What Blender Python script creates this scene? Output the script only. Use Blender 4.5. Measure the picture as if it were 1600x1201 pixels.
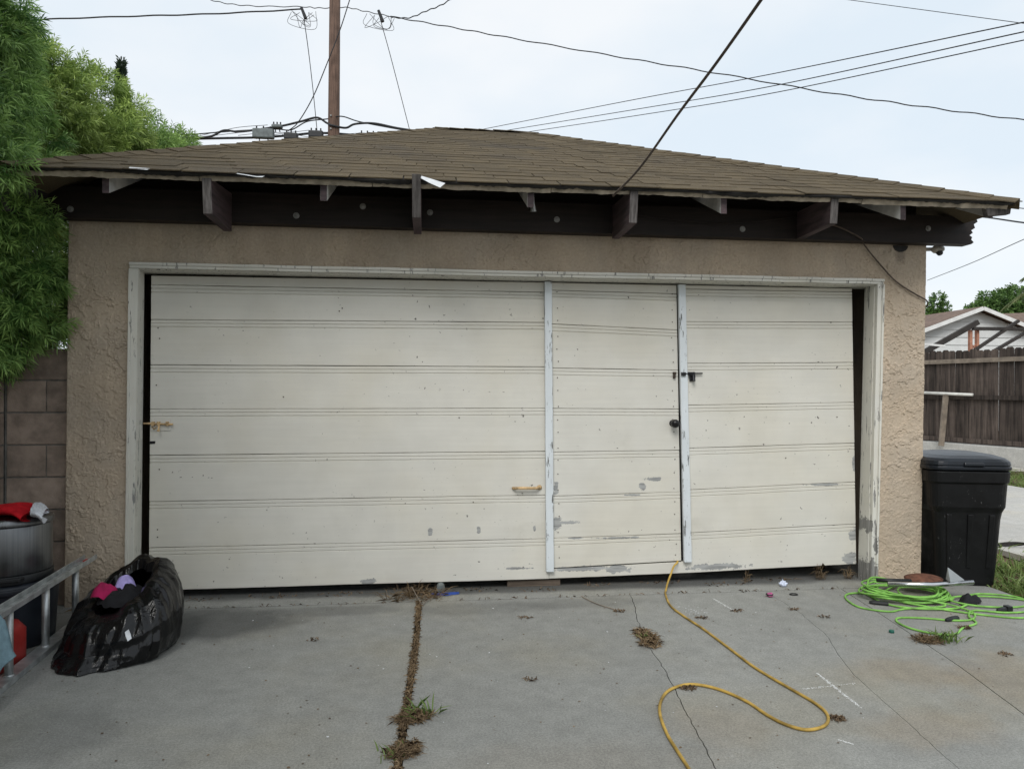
import bpy, math, random
import numpy as np
from mathutils import Vector, Matrix, noise as mn

random.seed(7)
RNG = np.random.default_rng(7)
for o in list(bpy.data.objects):
    bpy.data.objects.remove(o)
scene = bpy.context.scene
COL = scene.collection

# ------------------------------------------------------------------ camera
YAW = math.atan(0.115)          # the facade (plane y = 0) recedes a little to the right
ROLL = 0.0026
cam_data = bpy.data.cameras.new('camera')
cam = bpy.data.objects.new('camera', cam_data)
COL.objects.link(cam)
fwd = Vector((math.sin(YAW), math.cos(YAW), 0)); rgt = Vector((math.cos(YAW), -math.sin(YAW), 0)); upv = Vector((0, 0, 1))
rr = rgt * math.cos(ROLL) + upv * math.sin(ROLL)
uu = upv * math.cos(ROLL) - rgt * math.sin(ROLL)
mw = Matrix((rr, uu, -fwd)).transposed().to_4x4()
mw.translation = (0, -4.826, 1.39)
cam.matrix_world = mw
cam_data.sensor_width = 36.0
cam_data.lens = 36.0 * 1110 / 1600
cam_data.shift_y = 9.5 / 1600
cam_data.clip_start = 0.05
cam_data.clip_end = 2000
scene.camera = cam

# ------------------------------------------------------------------ sky, sun, exposure
SUN_EL, SUN_AZ = math.radians(46), math.radians(200)      # veiled sun, behind the camera, a little to the left
world = bpy.data.worlds.new('World')
scene.world = world
world.use_nodes = True
wn, wl = world.node_tree.nodes, world.node_tree.links
wn.clear()
wo = wn.new('ShaderNodeOutputWorld'); wb = wn.new('ShaderNodeBackground')
wb.inputs['Strength'].default_value = 0.1
sky = wn.new('ShaderNodeTexSky'); sky.sky_type = 'NISHITA'; sky.sun_disc = False
sky.sun_elevation = SUN_EL; sky.sun_rotation = SUN_AZ
sky.air_density = 1.0; sky.dust_density = 2.0
tc = wn.new('ShaderNodeTexCoord')
mp = wn.new('ShaderNodeMapping'); mp.inputs['Scale'].default_value = (1.0, 1.0, 2.2)
mp.inputs['Location'].default_value = (0.35, 0.1, 0.2)
nz = wn.new('ShaderNodeTexNoise'); nz.inputs['Scale'].default_value = 2.1; nz.inputs['Detail'].default_value = 5
nz.inputs['Roughness'].default_value = 0.5
rp = wn.new('ShaderNodeValToRGB')
rp.color_ramp.elements[0].position = 0.38; rp.color_ramp.elements[0].color = (5.6, 6.25, 6.8, 1)
rp.color_ramp.elements[1].position = 0.62; rp.color_ramp.elements[1].color = (6.75, 6.95, 7.1, 1)
mx = wn.new('ShaderNodeMix'); mx.data_type = 'RGBA'; mx.inputs[0].default_value = 0.9
wl.new(tc.outputs['Generated'], mp.inputs['Vector']); wl.new(mp.outputs[0], nz.inputs['Vector'])
wl.new(nz.outputs['Fac'], rp.inputs['Fac']); wl.new(sky.outputs[0], mx.inputs[6]); wl.new(rp.outputs[0], mx.inputs[7])
wl.new(mx.outputs[2], wb.inputs['Color']); wl.new(wb.outputs[0], wo.inputs['Surface'])

sun_data = bpy.data.lights.new('sun', 'SUN')
sun_data.energy = 1.5; sun_data.angle = math.radians(28); sun_data.color = (1.0, 0.98, 0.95)
sun = bpy.data.objects.new('sun', sun_data); COL.objects.link(sun)
sd = Vector((math.sin(SUN_AZ) * math.cos(SUN_EL), math.cos(SUN_AZ) * math.cos(SUN_EL), math.sin(SUN_EL)))
sun.rotation_euler = sd.to_track_quat('Z', 'Y').to_euler()

scene.view_settings.view_transform = 'Standard'
scene.view_settings.look = 'None'
scene.view_settings.gamma = 1.0
scene.view_settings.use_curve_mapping = False
scene.view_settings.exposure = 0.55
scene.render.engine = 'CYCLES'
scene.cycles.use_denoising = True
scene.cycles.max_bounces = 6; scene.cycles.diffuse_bounces = 4; scene.cycles.glossy_bounces = 3; scene.cycles.transmission_bounces = 3

# ------------------------------------------------------------------ material helpers
class NT:
    def __init__(s, name):
        s.m = bpy.data.materials.new(name); s.m.use_nodes = True
        s.t = s.m.node_tree; s.n = s.t.nodes; s.l = s.t.links
        s.b = s.n['Principled BSDF']
        s._pos = None
    def pos(s):
        if s._pos is None:
            s._pos = s.n.new('ShaderNodeNewGeometry').outputs['Position']
        return s._pos
    def obj(s):
        return s.n.new('ShaderNodeTexCoord').outputs['Object']
    def set(s, sock, v):
        if hasattr(v, 'links') or isinstance(v, bpy.types.NodeSocket): s.l.new(v, sock)
        else:
            if isinstance(v, tuple) and len(v) == 3 and sock.type == 'RGBA': v = (*v, 1)
            sock.default_value = v
    def noise(s, scale=5, detail=4, rough=0.55, vec=None, stretch=None, dist=0.0, loc=None):
        v = vec if vec is not None else s.pos()
        if stretch or loc:
            mp = s.n.new('ShaderNodeMapping')
            if stretch: mp.inputs['Scale'].default_value = stretch
            if loc: mp.inputs['Location'].default_value = loc
            s.l.new(v, mp.inputs['Vector']); v = mp.outputs[0]
        n = s.n.new('ShaderNodeTexNoise'); n.inputs['Scale'].default_value = scale
        n.inputs['Detail'].default_value = detail; n.inputs['Roughness'].default_value = rough
        n.inputs['Distortion'].default_value = dist
        s.l.new(v, n.inputs['Vector']); return n.outputs['Fac']
    def vor(s, scale=5, feature='F1', vec=None, rnd=1.0):
        n = s.n.new('ShaderNodeTexVoronoi'); n.feature = feature; n.inputs['Scale'].default_value = scale
        n.inputs['Randomness'].default_value = rnd
        s.l.new(vec if vec is not None else s.pos(), n.inputs['Vector']); return n.outputs['Distance']
    def ramp(s, f, a, b, lo=0.0, hi=1.0):
        n = s.n.new('ShaderNodeMapRange'); n.clamp = True; n.interpolation_type = 'SMOOTHSTEP'
        s.set(n.inputs[0], f); n.inputs[1].default_value = a; n.inputs[2].default_value = b
        n.inputs[3].default_value = lo; n.inputs[4].default_value = hi; return n.outputs[0]
    def math(s, op, a, b=0.0):
        n = s.n.new('ShaderNodeMath'); n.operation = op; s.set(n.inputs[0], a); s.set(n.inputs[1], b); return n.outputs[0]
    def mix(s, f, a, b, blend='MIX'):
        n = s.n.new('ShaderNodeMix'); n.data_type = 'RGBA'; n.blend_type = blend
        s.set(n.inputs[0], f); s.set(n.inputs[6], a); s.set(n.inputs[7], b); return n.outputs[2]
    def scalecol(s, c, f):
        n = s.n.new('ShaderNodeVectorMath'); n.operation = 'SCALE'; 
        if isinstance(c, tuple): n.inputs[0].default_value = c
        else: s.l.new(c, n.inputs[0])
        s.set(n.inputs['Scale'], f); return n.outputs[0]
    def bump(s, h, strength=0.3, dist=0.01, prev=None):
        n = s.n.new('ShaderNodeBump'); n.inputs['Strength'].default_value = strength; n.inputs['Distance'].default_value = dist
        s.l.new(h, n.inputs['Height'])
        if prev is not None: s.l.new(prev, n.inputs['Normal'])
        return n.outputs[0]
    def blob(s, x, y, rx, ry, axes='xz', wob=None, amp=0.6, soft=0.25):
        """1 inside a ragged ellipse on a world plane"""
        sep = s._sep()
        a = sep[0]; b = sep[2] if axes == 'xz' else sep[1]
        da = s.math('MULTIPLY', s.math('SUBTRACT', a, x), 1 / rx); db = s.math('MULTIPLY', s.math('SUBTRACT', b, y), 1 / ry)
        d = s.math('SQRT', s.math('ADD', s.math('MULTIPLY', da, da), s.math('MULTIPLY', db, db)))
        if wob is not None: d = s.math('ADD', d, s.math('MULTIPLY', s.math('SUBTRACT', wob, 0.5), amp * 2))
        return s.ramp(d, 1 - soft, 1 + soft, 1, 0)
    def _sep(s):
        if not hasattr(s, '_sp'):
            n = s.n.new('ShaderNodeSeparateXYZ'); s.l.new(s.pos(), n.inputs[0]); s._sp = n.outputs
        return s._sp
    def rand(s):
        return s.n.new('ShaderNodeObjectInfo').outputs['Random']
    def out(s, col=None, rough=None, normal=None, metal=None, spec=None):
        if col is not None: s.set(s.b.inputs['Base Color'], col)
        if rough is not None: s.set(s.b.inputs['Roughness'], rough)
        if normal is not None: s.l.new(normal, s.b.inputs['Normal'])
        if metal is not None: s.b.inputs['Metallic'].default_value = metal
        if spec is not None: s.b.inputs['Specular IOR Level'].default_value = spec
        return s.m

def simple(name, col, rough=0.7, var=0.25, scale=8, bump=0.2, bscale=60, metal=0.0, spec=0.4, rnd=0.0, bdist=0.003, local=False):
    k = NT(name); v = k.obj() if local else None
    f = k.ramp(k.noise(scale, 5, vec=v), 0.25, 0.75, 1 - var, 1 + var)
    if rnd: f = k.math('MULTIPLY', f, k.ramp(k.rand(), 0, 1, 1 - rnd, 1 + rnd))
    return k.out(k.scalecol(col, f), rough, k.bump(k.noise(bscale, 3, vec=v), bump, bdist) if bump else None, metal, spec)

def wood(name, col, col2, grain=(3, 3, 60), rough=0.8, rnd=0.15, bump=0.4, spec=0.3):
    """weathered timber; grain = noise scale per axis"""
    k = NT(name)
    g = k.noise(1.0, 5, 0.6, stretch=grain); b = k.noise(4, 4)
    c = k.mix(k.ramp(g, 0.35, 0.7), col, col2)
    f = k.math('MULTIPLY', k.ramp(b, 0.2, 0.8, 0.75, 1.2), k.ramp(k.rand(), 0, 1, 1 - rnd, 1 + rnd))
    return k.out(k.scalecol(c, f), rough, k.bump(g, bump, 0.004), 0, spec)

MAT = {}
# stucco: crusty skip-trowel texture is real relief on the wall mesh; this adds grain, dirt and water runs
k = NT('stucco')
crust = k.noise(16, 5, 0.6, dist=0.6)
f = k.math('MULTIPLY', k.ramp(k.noise(1.3, 4), 0.3, 0.7, 0.86, 1.1), k.ramp(k.noise(55, 4), 0.3, 0.7, 0.93, 1.06))
runs = k.noise(1.0, 4, 0.6, stretch=(9, 9, 0.7))
f = k.math('MULTIPLY', f, k.ramp(runs, 0.42, 0.7, 0.95, 1.03))
c = k.mix(k.ramp(k.noise(2.2, 3, loc=(4, 0, 0)), 0.4, 0.75), (0.458, 0.374, 0.282), (0.425, 0.36, 0.285))
c = k.mix(k.math('MULTIPLY', k.blob(3.40, 2.385, 0.035, 0.05, wob=crust, soft=.6), .5), c, (0.12, 0.10, 0.085))
pits = k.ramp(k.noise(34, 5, 0.65, dist=1.2), 0.60, 0.72)
pits = k.math('MULTIPLY', pits, k.ramp(k.noise(3.0, 3, loc=(7, 1, 2)), 0.42, 0.6))
c = k.mix(k.math('MULTIPLY', pits, 0.4), c, (0.13, 0.105, 0.08))
nb = k.bump(k.noise(120, 3), 0.25, 0.003); nb = k.bump(crust, 0.3, 0.008, nb)
MAT['stucco'] = k.out(k.scalecol(c, f), 0.92, nb, 0, 0.2)

def paint(name, base, bare, chips=(), wear=0.66, speck=True, yellow=0.25, grain=(2, 2, 45), vert=False):
    """old brush paint: faint grain, dirt specks, scratches, flaked spots"""
    k = NT(name)
    wob = k.noise(26, 5, 0.7, loc=(1.7, 0.3, 5.1))
    c = k.mix(k.ramp(k.noise(1.4, 4), 0.35, 0.7, 0, yellow), base, (base[0] * 0.93, base[1] * 0.86, base[2] * 0.70))
    c = k.scalecol(c, k.ramp(k.noise(5, 5), 0.2, 0.8, 0.95, 1.03))
    g = k.noise(1.0, 4, 0.6, stretch=grain)
    c = k.scalecol(c, k.ramp(g, 0.3, 0.7, 0.975, 1.015))
    sm = k.ramp(k.noise(3.1, 5, 0.6, loc=(9, 2, 4)), 0.60, 0.80)           # grubby smears
    c = k.mix(k.math('MULTIPLY', sm, 0.16), c, (0.30, 0.28, 0.23))
    if speck:
        sp = k.math('MULTIPLY', k.ramp(k.noise(38, 2, 0.5, dist=0.4), 0.715, 0.755), k.ramp(k.noise(2.0, 3, loc=(3, 3, 3)), 0.42, 0.6))
        c = k.mix(sp, c, (0.12, 0.11, 0.10))
    if speck:
        scr = k.ramp(k.noise(1.0, 2, 0.5, stretch=(30, 30, 170), loc=(2, 0, 7)), 0.735, 0.765)
        scr = k.math('MAXIMUM', scr, k.ramp(k.noise(1.0, 2, 0.5, stretch=(130, 130, 22), loc=(5, 0, 1)), 0.765, 0.79))
        c = k.mix(k.math('MULTIPLY', scr, k.ramp(k.noise(1.7, 3, loc=(6, 1, 8)), 0.45, 0.6, 0, 0.8)), c, (0.17, 0.16, 0.14))
    fl = k.ramp(k.noise(9 if not vert else 14, 6, 0.7, stretch=(1, 1, 2.2) if not vert else (2.4, 2.4, 0.35), loc=(5, 5, 1)), wear, wear + 0.035)
    for (x, z, rx, rz) in chips:
        fl = k.math('MAXIMUM', fl, k.blob(x, z, rx, rz, wob=wob, amp=1.5, soft=0.07))
    bw = k.mix(k.ramp(k.noise(1, 4, 0.6, stretch=(6, 6, 70) if not vert else (70, 70, 5)), 0.35, 0.65), bare, tuple(x * 0.62 for x in bare))
    c = k.mix(fl, c, bw)
    nb = k.bump(g, 0.10, 0.003)
    return k.out(c, k.ramp(fl, 0, 1, 0.55, 0.9), nb, 0, 0.35)

CREAM = (0.615, 0.60, 0.545)
DOORCHIPS = [(0.89, 0.45, 0.035, 0.05), (0.97, 0.455, 0.085, 0.012), (1.335, 0.118, 0.10, 0.028), (3.10, 0.15, 0.07, 0.04), (3.15, 0.85, 0.026, 0.06),
             (3.14, 0.32, 0.04, 0.05), (2.09, 0.115, 0.2, 0.022), (0.0, 0.411, 0.016, 0.026), (0.34, 0.413, 0.014, 0.026), (0.733, 0.42, 0.008, 0.02),
             (1.60, 0.755, 0.06, 0.014), (-0.42, 0.07, 0.05, 0.022), (1.43, 0.645, 0.06, 0.008), (1.33, 0.34, 0.16, 0.008), (0.885, 0.70, 0.02, 0.045),
             (1.52, 0.70, 0.03, 0.022), (1.10, 0.125, 0.22, 0.018), (1.02, 0.345, 0.05, 0.007), (2.9, 0.70, 0.12, 0.008), (0.60, 0.14, 0.1, 0.008)]
MAT['door_paint'] = paint('cream_door_paint', CREAM, (0.38, 0.385, 0.375), DOORCHIPS, wear=0.735)
MAT['frame_paint'] = paint('flaking_frame_paint', (0.62, 0.61, 0.56), (0.27, 0.265, 0.25), [(3.18, 0.08, 0.04, 0.09), (3.20, 0.27, 0.016, 0.06), (3.17, 0.42, 0.012, 0.05), (3.195, 0.62, 0.008, 0.07)], wear=0.585, vert=True, grain=(30, 30, 2))
MAT['batten_paint'] = paint('worn_blue_white_paint', (0.62, 0.66, 0.68), (0.17, 0.175, 0.17), (), wear=0.565, vert=True, grain=(40, 40, 2), yellow=0.0)
MAT['beam'] = wood('dark_brown_beam_paint', (0.020, 0.014, 0.012), (0.011, 0.008, 0.007), (2, 8, 30), 0.6, 0.1, 0.3)
MAT['corbel'] = wood('faded_brown_corbel_paint', (0.075, 0.052, 0.056), (0.035, 0.026, 0.028), (12, 3, 40), 0.75, 0.3, 0.4)
MAT['endgrain'] = wood('grey_end_grain', (0.125, 0.115, 0.11), (0.05, 0.045, 0.043), (70, 4, 9), 0.9, 0.3, 0.6)
MAT['rafter'] = simple('weathered_white_rafter_paint', (0.42, 0.42, 0.41), 0.8, 0.35, 7, 0.3)
MAT['sheath'] = simple('bleached_sheathing_edge', (0.36, 0.31, 0.24), 0.85, 0.4, 14, 0.4)
MAT['soffit'] = simple('brown_soffit_boards', (0.07, 0.052, 0.042), 0.85, 0.3, 6, 0.3)
MAT['felt'] = simple('black_roofing_felt', (0.016, 0.015, 0.014), 0.75, 0.5, 20, 0.5, 40)
MAT['flash'] = simple('bent_white_flashing', (0.62, 0.64, 0.66), 0.45, 0.15, 20, 0.2)
k = NT('asphalt_shingle')
v = k.pos()
gr_ = k.noise(330, 2, 0.7); md = k.noise(7, 5); st = k.noise(1.1, 4, stretch=(1, 1, 1))
c = k.mix(k.ramp(md, 0.3, 0.7), (0.108, 0.085, 0.053), (0.088, 0.070, 0.046))
c = k.mix(k.ramp(st, 0.52, 0.75, 0, 0.6), c, (0.058, 0.052, 0.046))
f = k.math('MULTIPLY', k.ramp(gr_, 0.3, 0.7, 0.6, 1.4), k.ramp(k.rand(), 0, 1, 0.90, 1.10))
MAT['shingle'] = k.out(k.scalecol(c, f), 0.95, k.bump(gr_, 0.5, 0.004), 0, 0.15)
# concrete
def concrete(name, base, spots=(), brown=(), tone=1.0):
    k = NT(name)
    w = k.noise(4, 5, 0.6)
    f = k.math('MULTIPLY', k.ramp(k.noise(0.8, 5, 0.6), 0.3, 0.7, 0.93, 1.05), k.ramp(k.noise(9, 8, 0.75), 0.25, 0.75, 0.86, 1.12))
    f = k.math('MULTIPLY', f, k.math('MULTIPLY', k.ramp(k.noise(105, 2, 0.6), 0.3, 0.7, 0.84, 1.15), k.ramp(k.noise(300, 2, 0.6), 0.3, 0.7, 0.8, 1.18)))
    f = k.math('MULTIPLY', f, k.ramp(k.rand(), 0, 1, 0.95, 1.05))
    c = k.mix(k.ramp(k.noise(0.9, 4, loc=(3, 8, 0)), 0.45, 0.7, 0, 0.7), base, (base[0] * 1.06, base[1] * 1.0, base[2] * 0.88))
    pale = k.ramp(k.noise(2.3, 6, 0.7, loc=(1, 5, 2)), 0.60, 0.70, 0, 0.3)
    c = k.mix(pale, c, (0.32, 0.325, 0.31))
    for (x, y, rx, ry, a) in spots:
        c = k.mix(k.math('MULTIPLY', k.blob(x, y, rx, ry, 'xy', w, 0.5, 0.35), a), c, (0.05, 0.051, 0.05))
    for (x, y, rx, ry, a) in brown:
        c = k.mix(k.math('MULTIPLY', k.blob(x, y, rx, ry, 'xy', w, 0.8, 0.5), a), c, (0.24, 0.185, 0.115))
    sp = k.ramp(k.noise(26, 3, 0.5), 0.74, 0.78, 0, 0.6)
    c = k.mix(sp, c, (0.10, 0.095, 0.085))
    pit = k.noise(90, 4, 0.6)
    return k.out(k.scalecol(c, f), 0.88, k.bump(k.noise(7, 5), 0.15, 0.01, k.bump(pit, 0.3, 0.003)), 0, 0.3)
MAT['concrete'] = concrete('driveway_concrete', (0.242, 0.244, 0.228),  # spots paint in the shade and dirt along the door threshold
    [(0.6, 0.16, 3.2, 0.13, 0.75), (-1.25, -0.42, 0.42, 0.28, 0.65), (-1.55, -1.75, 0.3, 0.25, 0.25), (0.35, -0.3, 0.5, 0.12, 0.25), (-0.6, -0.25, 0.4, 0.1, 0.35), (1.0, -0.25, 0.5, 0.1, 0.2)],  # the sack's shadow and wet patch on the slab are painted here too
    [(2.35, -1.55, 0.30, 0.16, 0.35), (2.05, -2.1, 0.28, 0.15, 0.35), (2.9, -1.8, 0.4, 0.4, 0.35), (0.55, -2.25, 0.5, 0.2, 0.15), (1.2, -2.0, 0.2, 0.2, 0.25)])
MAT['concrete_far'] = concrete('pale_side_concrete', (0.47, 0.46, 0.43))
MAT['block'] = simple('grey_brown_concrete_block', (0.26, 0.205, 0.165), 0.92, 0.3, 10, 0.6, 130, rnd=0.16, spec=0.2)
MAT['mortar'] = simple('grey_mortar', (0.20, 0.19, 0.17), 0.95, 0.3, 20, 0.5, 90)
k = NT('soil')
c = k.mix(k.ramp(k.noise(3, 6), 0.35, 0.65), (0.085, 0.062, 0.042), (0.16, 0.12, 0.075))
MAT['soil'] = k.out(k.scalecol(c, k.ramp(k.noise(40, 4), 0.2, 0.8, 0.6, 1.3)), 0.95, k.bump(k.noise(45, 5), 0.8, 0.02), 0, 0.1)
MAT['dark'] = simple('dark_interior', (0.03, 0.024, 0.02), 0.9, 0.2, 5, 0)

def leafmat(name, c1, c2, rough=0.5, trans=0.32, tip=None):
    k = NT(name)
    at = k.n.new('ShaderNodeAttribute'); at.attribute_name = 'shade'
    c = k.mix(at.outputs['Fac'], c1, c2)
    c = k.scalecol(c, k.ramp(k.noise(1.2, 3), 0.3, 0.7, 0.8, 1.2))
    m = k.out(c, rough, None, 0, 0.35)
    tr = k.n.new('ShaderNodeBsdfTranslucent'); k.l.new(c, tr.inputs['Color'])
    ms = k.n.new('ShaderNodeMixShader'); ms.inputs[0].default_value = trans
    k.l.new(k.b.outputs[0], ms.inputs[1]); k.l.new(tr.outputs[0], ms.inputs[2])
    k.l.new(ms.outputs[0], k.n['Material Output'].inputs['Surface'])
    return m
MAT['leaf_dark'] = leafmat('fern_pine_needles', (0.06, 0.145, 0.034), (0.37, 0.56, 0.16))
MAT['leaf_yellow'] = leafmat('young_fern_pine_needles', (0.12, 0.20, 0.04), (0.45, 0.58, 0.16))
MAT['leaf_mid'] = leafmat('mid_green_needles', (0.09, 0.17, 0.04), (0.34, 0.50, 0.14))
MAT['leaf_far'] = leafmat('far_tree_leaves', (0.045, 0.10, 0.025), (0.16, 0.27, 0.07))
MAT['palm'] = leafmat('palm_leaflets', (0.07, 0.10, 0.035), (0.17, 0.19, 0.08))
MAT['cypress'] = leafmat('cypress_sprays', (0.018, 0.035, 0.018), (0.035, 0.06, 0.03))
MAT['grass'] = leafmat('lawn_blades', (0.10, 0.17, 0.04), (0.26, 0.34, 0.11))
MAT['straw'] = leafmat('dead_grass', (0.10, 0.065, 0.035), (0.26, 0.185, 0.105), 0.8, 0.1)
MAT['litter'] = leafmat('leaf_litter', (0.07, 0.045, 0.028), (0.20, 0.14, 0.085), 0.8, 0.05)
MAT['bark'] = simple('bark', (0.10, 0.075, 0.055), 0.9, 0.4, 12, 0.8, 25)

# ------------------------------------------------------------------ mesh helpers
def P(root):
    return Vector(root.location) if root is not None and root.parent is None else (Vector((0, 0, 0)) if root is None else P(root.parent) + Vector(root.location))

def link(o, parent=None):
    COL.objects.link(o)
    if parent is not None: o.parent = parent
    return o

def tag(o, label=None, cat=None, group=None, kind=None):
    if label: o['label'] = label
    if cat: o['category'] = cat
    if group: o['group'] = group
    if kind: o['kind'] = kind
    return o

def empty(name, loc=(0, 0, 0), label=None, cat=None, group=None, kind=None):
    o = bpy.data.objects.new(name, None); o.location = loc; o.empty_display_size = 0.1
    COL.objects.link(o)
    return tag(o, label, cat, group, kind)

def instance(name, mesh, parent=None, loc=(0, 0, 0), rot=(0, 0, 0), scale=(1, 1, 1)):
    o = bpy.data.objects.new(name, mesh); link(o, parent)
    o.location = Vector(loc) - (P(parent) if parent is not None else Vector((0, 0, 0)))
    o.rotation_euler = rot; o.scale = scale
    return o

class MB:
    """collects geometry in world coordinates and links it as one mesh object"""
    def __init__(s): s.v = []; s.f = []; s.mi = []
    def add(s, vs, fs, mi=0):
        b = len(s.v); s.v.extend([tuple(map(float, p)) for p in vs]); s.f.extend([tuple(b + i for i in q) for q in fs])
        s.mi.extend([mi] * len(fs) if not isinstance(mi, (list, tuple)) else mi); return s
    def box(s, x0, x1, y0, y1, z0, z1, mi=0):
        return s.hexa([(x0, y0, z0), (x1, y0, z0), (x1, y1, z0), (x0, y1, z0), (x0, y0, z1), (x1, y0, z1), (x1, y1, z1), (x0, y1, z1)], mi)
    def hexa(s, c, mi=0):
        return s.add(c, [(0, 3, 2, 1), (4, 5, 6, 7), (0, 1, 5, 4), (1, 2, 6, 5), (2, 3, 7, 6), (3, 0, 4, 7)], mi)
    def beam(s, a, b, w, h, up=(0, 0, 1), mi=0):
        a, b = Vector(a), Vector(b); d = (b - a).normalized(); u = Vector(up); r = d.cross(u).normalized(); u = r.cross(d).normalized()
        c = [p + r * (i * w / 2) + u * (j * h / 2) for p in (a, b) for (i, j) in ((-1, -1), (1, -1), (1, 1), (-1, 1))]
        return s.add(c, [(0, 1, 2, 3), (7, 6, 5, 4), (0, 4, 5, 1), (1, 5, 6, 2), (2, 6, 7, 3), (3, 7, 4, 0)], mi)
    def prism(s, pts, z0, z1, mi=0):
        n = len(pts)
        vs = [(x, y, z0) for x, y in pts] + [(x, y, z1) for x, y in pts]
        fs = [tuple(range(n - 1, -1, -1)), tuple(range(n, 2 * n))] + [(i, (i + 1) % n, n + (i + 1) % n, n + i) for i in range(n)]
        return s.add(vs, fs, mi)
    def tube(s, pts, r, n=8, mi=0, cap=True):
        pts = [Vector(p) for p in pts]; m = len(pts)
        rs = r if isinstance(r, (list, tuple)) else [r] * m
        up = None; vs = []
        for i, p in enumerate(pts):
            d = (pts[min(i + 1, m - 1)] - pts[max(i - 1, 0)])
            d = d.normalized() if d.length > 1e-9 else Vector((0, 0, 1))
            if up is None:
                up = Vector((0, 0, 1)) if abs(d.z) < 0.9 else Vector((1, 0, 0))
            rt = d.cross(up)
            if rt.length < 1e-6: rt = d.orthogonal()
            rt.normalize(); up = rt.cross(d).normalized()
            for j in range(n):
                t = 2 * math.pi * j / n
                vs.append(p + rt * (math.cos(t) * rs[i]) + up * (math.sin(t) * rs[i]))
        fs = [(i * n + j, i * n + (j + 1) % n, (i + 1) * n + (j + 1) % n, (i + 1) * n + j) for i in range(m - 1) for j in range(n)]
        if cap: fs += [tuple(range(n - 1, -1, -1)), tuple(range((m - 1) * n, m * n))]
        return s.add(vs, fs, mi)
    def lathe(s, prof, c=(0, 0, 0), n=40, mi=0):
        vs = [(c[0] + r * math.cos(2 * math.pi * j / n), c[1] + r * math.sin(2 * math.pi * j / n), c[2] + z) for r, z in prof for j in range(n)]
        m = len(prof)
        fs = [(i * n + j, i * n + (j + 1) % n, (i + 1) * n + (j + 1) % n, (i + 1) * n + j) for i in range(m - 1) for j in range(n)]
        fs += [tuple(range(n - 1, -1, -1)), tuple(range((m - 1) * n, m * n))]
        return s.add(vs, fs, mi)
    def grid(s, fn, nu, nv, mi=0):
        b = [fn(i / nu, j / nv) for j in range(nv + 1) for i in range(nu + 1)]
        fs = [(j * (nu + 1) + i, j * (nu + 1) + i + 1, (j + 1) * (nu + 1) + i + 1, (j + 1) * (nu + 1) + i) for j in range(nv) for i in range(nu)]
        return s.add(b, fs, mi)
    def build(s, name, mats, parent=None, smooth=False, bevel=0, org=None, seg=2):
        me = bpy.data.meshes.new(name)
        off = P(parent) if parent is not None else Vector((0, 0, 0))
        o_loc = Vector(org) if org is not None else (off if parent is not None else Vector(s.center_base()))
        me.from_pydata([(x - o_loc.x, y - o_loc.y, z - o_loc.z) for x, y, z in s.v], [], s.f)
        for m in (mats if isinstance(mats, (list, tuple)) else [mats]): me.materials.append(MAT[m] if isinstance(m, str) else m)
        me.polygons.foreach_set('material_index', s.mi)
        if smooth: me.polygons.foreach_set('use_smooth', [True] * len(me.polygons))
        me.update()
        o = bpy.data.objects.new(name, me); link(o, parent); o.location = o_loc - off
        if bevel:
            bm = o.modifiers.new('bevel', 'BEVEL'); bm.width = bevel; bm.segments = seg; bm.limit_method = 'ANGLE'; bm.angle_limit = math.radians(40)
        return o
    def center_base(s):
        a = np.array(s.v); return ((a[:, 0].min() + a[:, 0].max()) / 2, (a[:, 1].min() + a[:, 1].max()) / 2, a[:, 2].min())

def spline(pts, k=8):
    """Catmull-Rom through the points"""
    pts = [Vector(p) for p in pts]; q = [pts[0] * 2 - pts[1]] + pts + [pts[-1] * 2 - pts[-2]]; out = []
    for i in range(1, len(q) - 2):
        a, b, c, d = q[i - 1:i + 3]
        for j in range(k):
            t = j / k
            out.append(0.5 * ((2 * b) + (c - a) * t + (2 * a - 5 * b + 4 * c - d) * t * t + (3 * b - a - 3 * c + d) * t ** 3))
    return out + [pts[-1]]

def npmesh(name, V, F, mat, parent=None, shade=None, org=None):
    """big triangle/quad soups from numpy arrays"""
    me = bpy.data.meshes.new(name)
    off = P(parent) if parent is not None else Vector((0, 0, 0))
    o_loc = Vector(org) if org is not None else off
    V = np.asarray(V, np.float32) - np.array(o_loc, np.float32)
    n, kk = F.shape
    me.vertices.add(len(V)); me.vertices.foreach_set('co', V.ravel())
    me.loops.add(n * kk); me.loops.foreach_set('vertex_index', F.astype(np.int32).ravel())
    me.polygons.add(n); me.polygons.foreach_set('loop_start', (np.arange(n) * kk).astype(np.int32))
    me.update(calc_edges=True)
    if shade is not None:
        at = me.attributes.new('shade', 'FLOAT', 'POINT'); at.data.foreach_set('value', np.asarray(shade, np.float32))
    me.materials.append(MAT[mat] if isinstance(mat, str) else mat)
    o = bpy.data.objects.new(name, me); link(o, parent); o.location = o_loc - off
    return o

def unit(a): return a / np.maximum(np.linalg.norm(a, axis=-1, keepdims=True), 1e-9)

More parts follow.
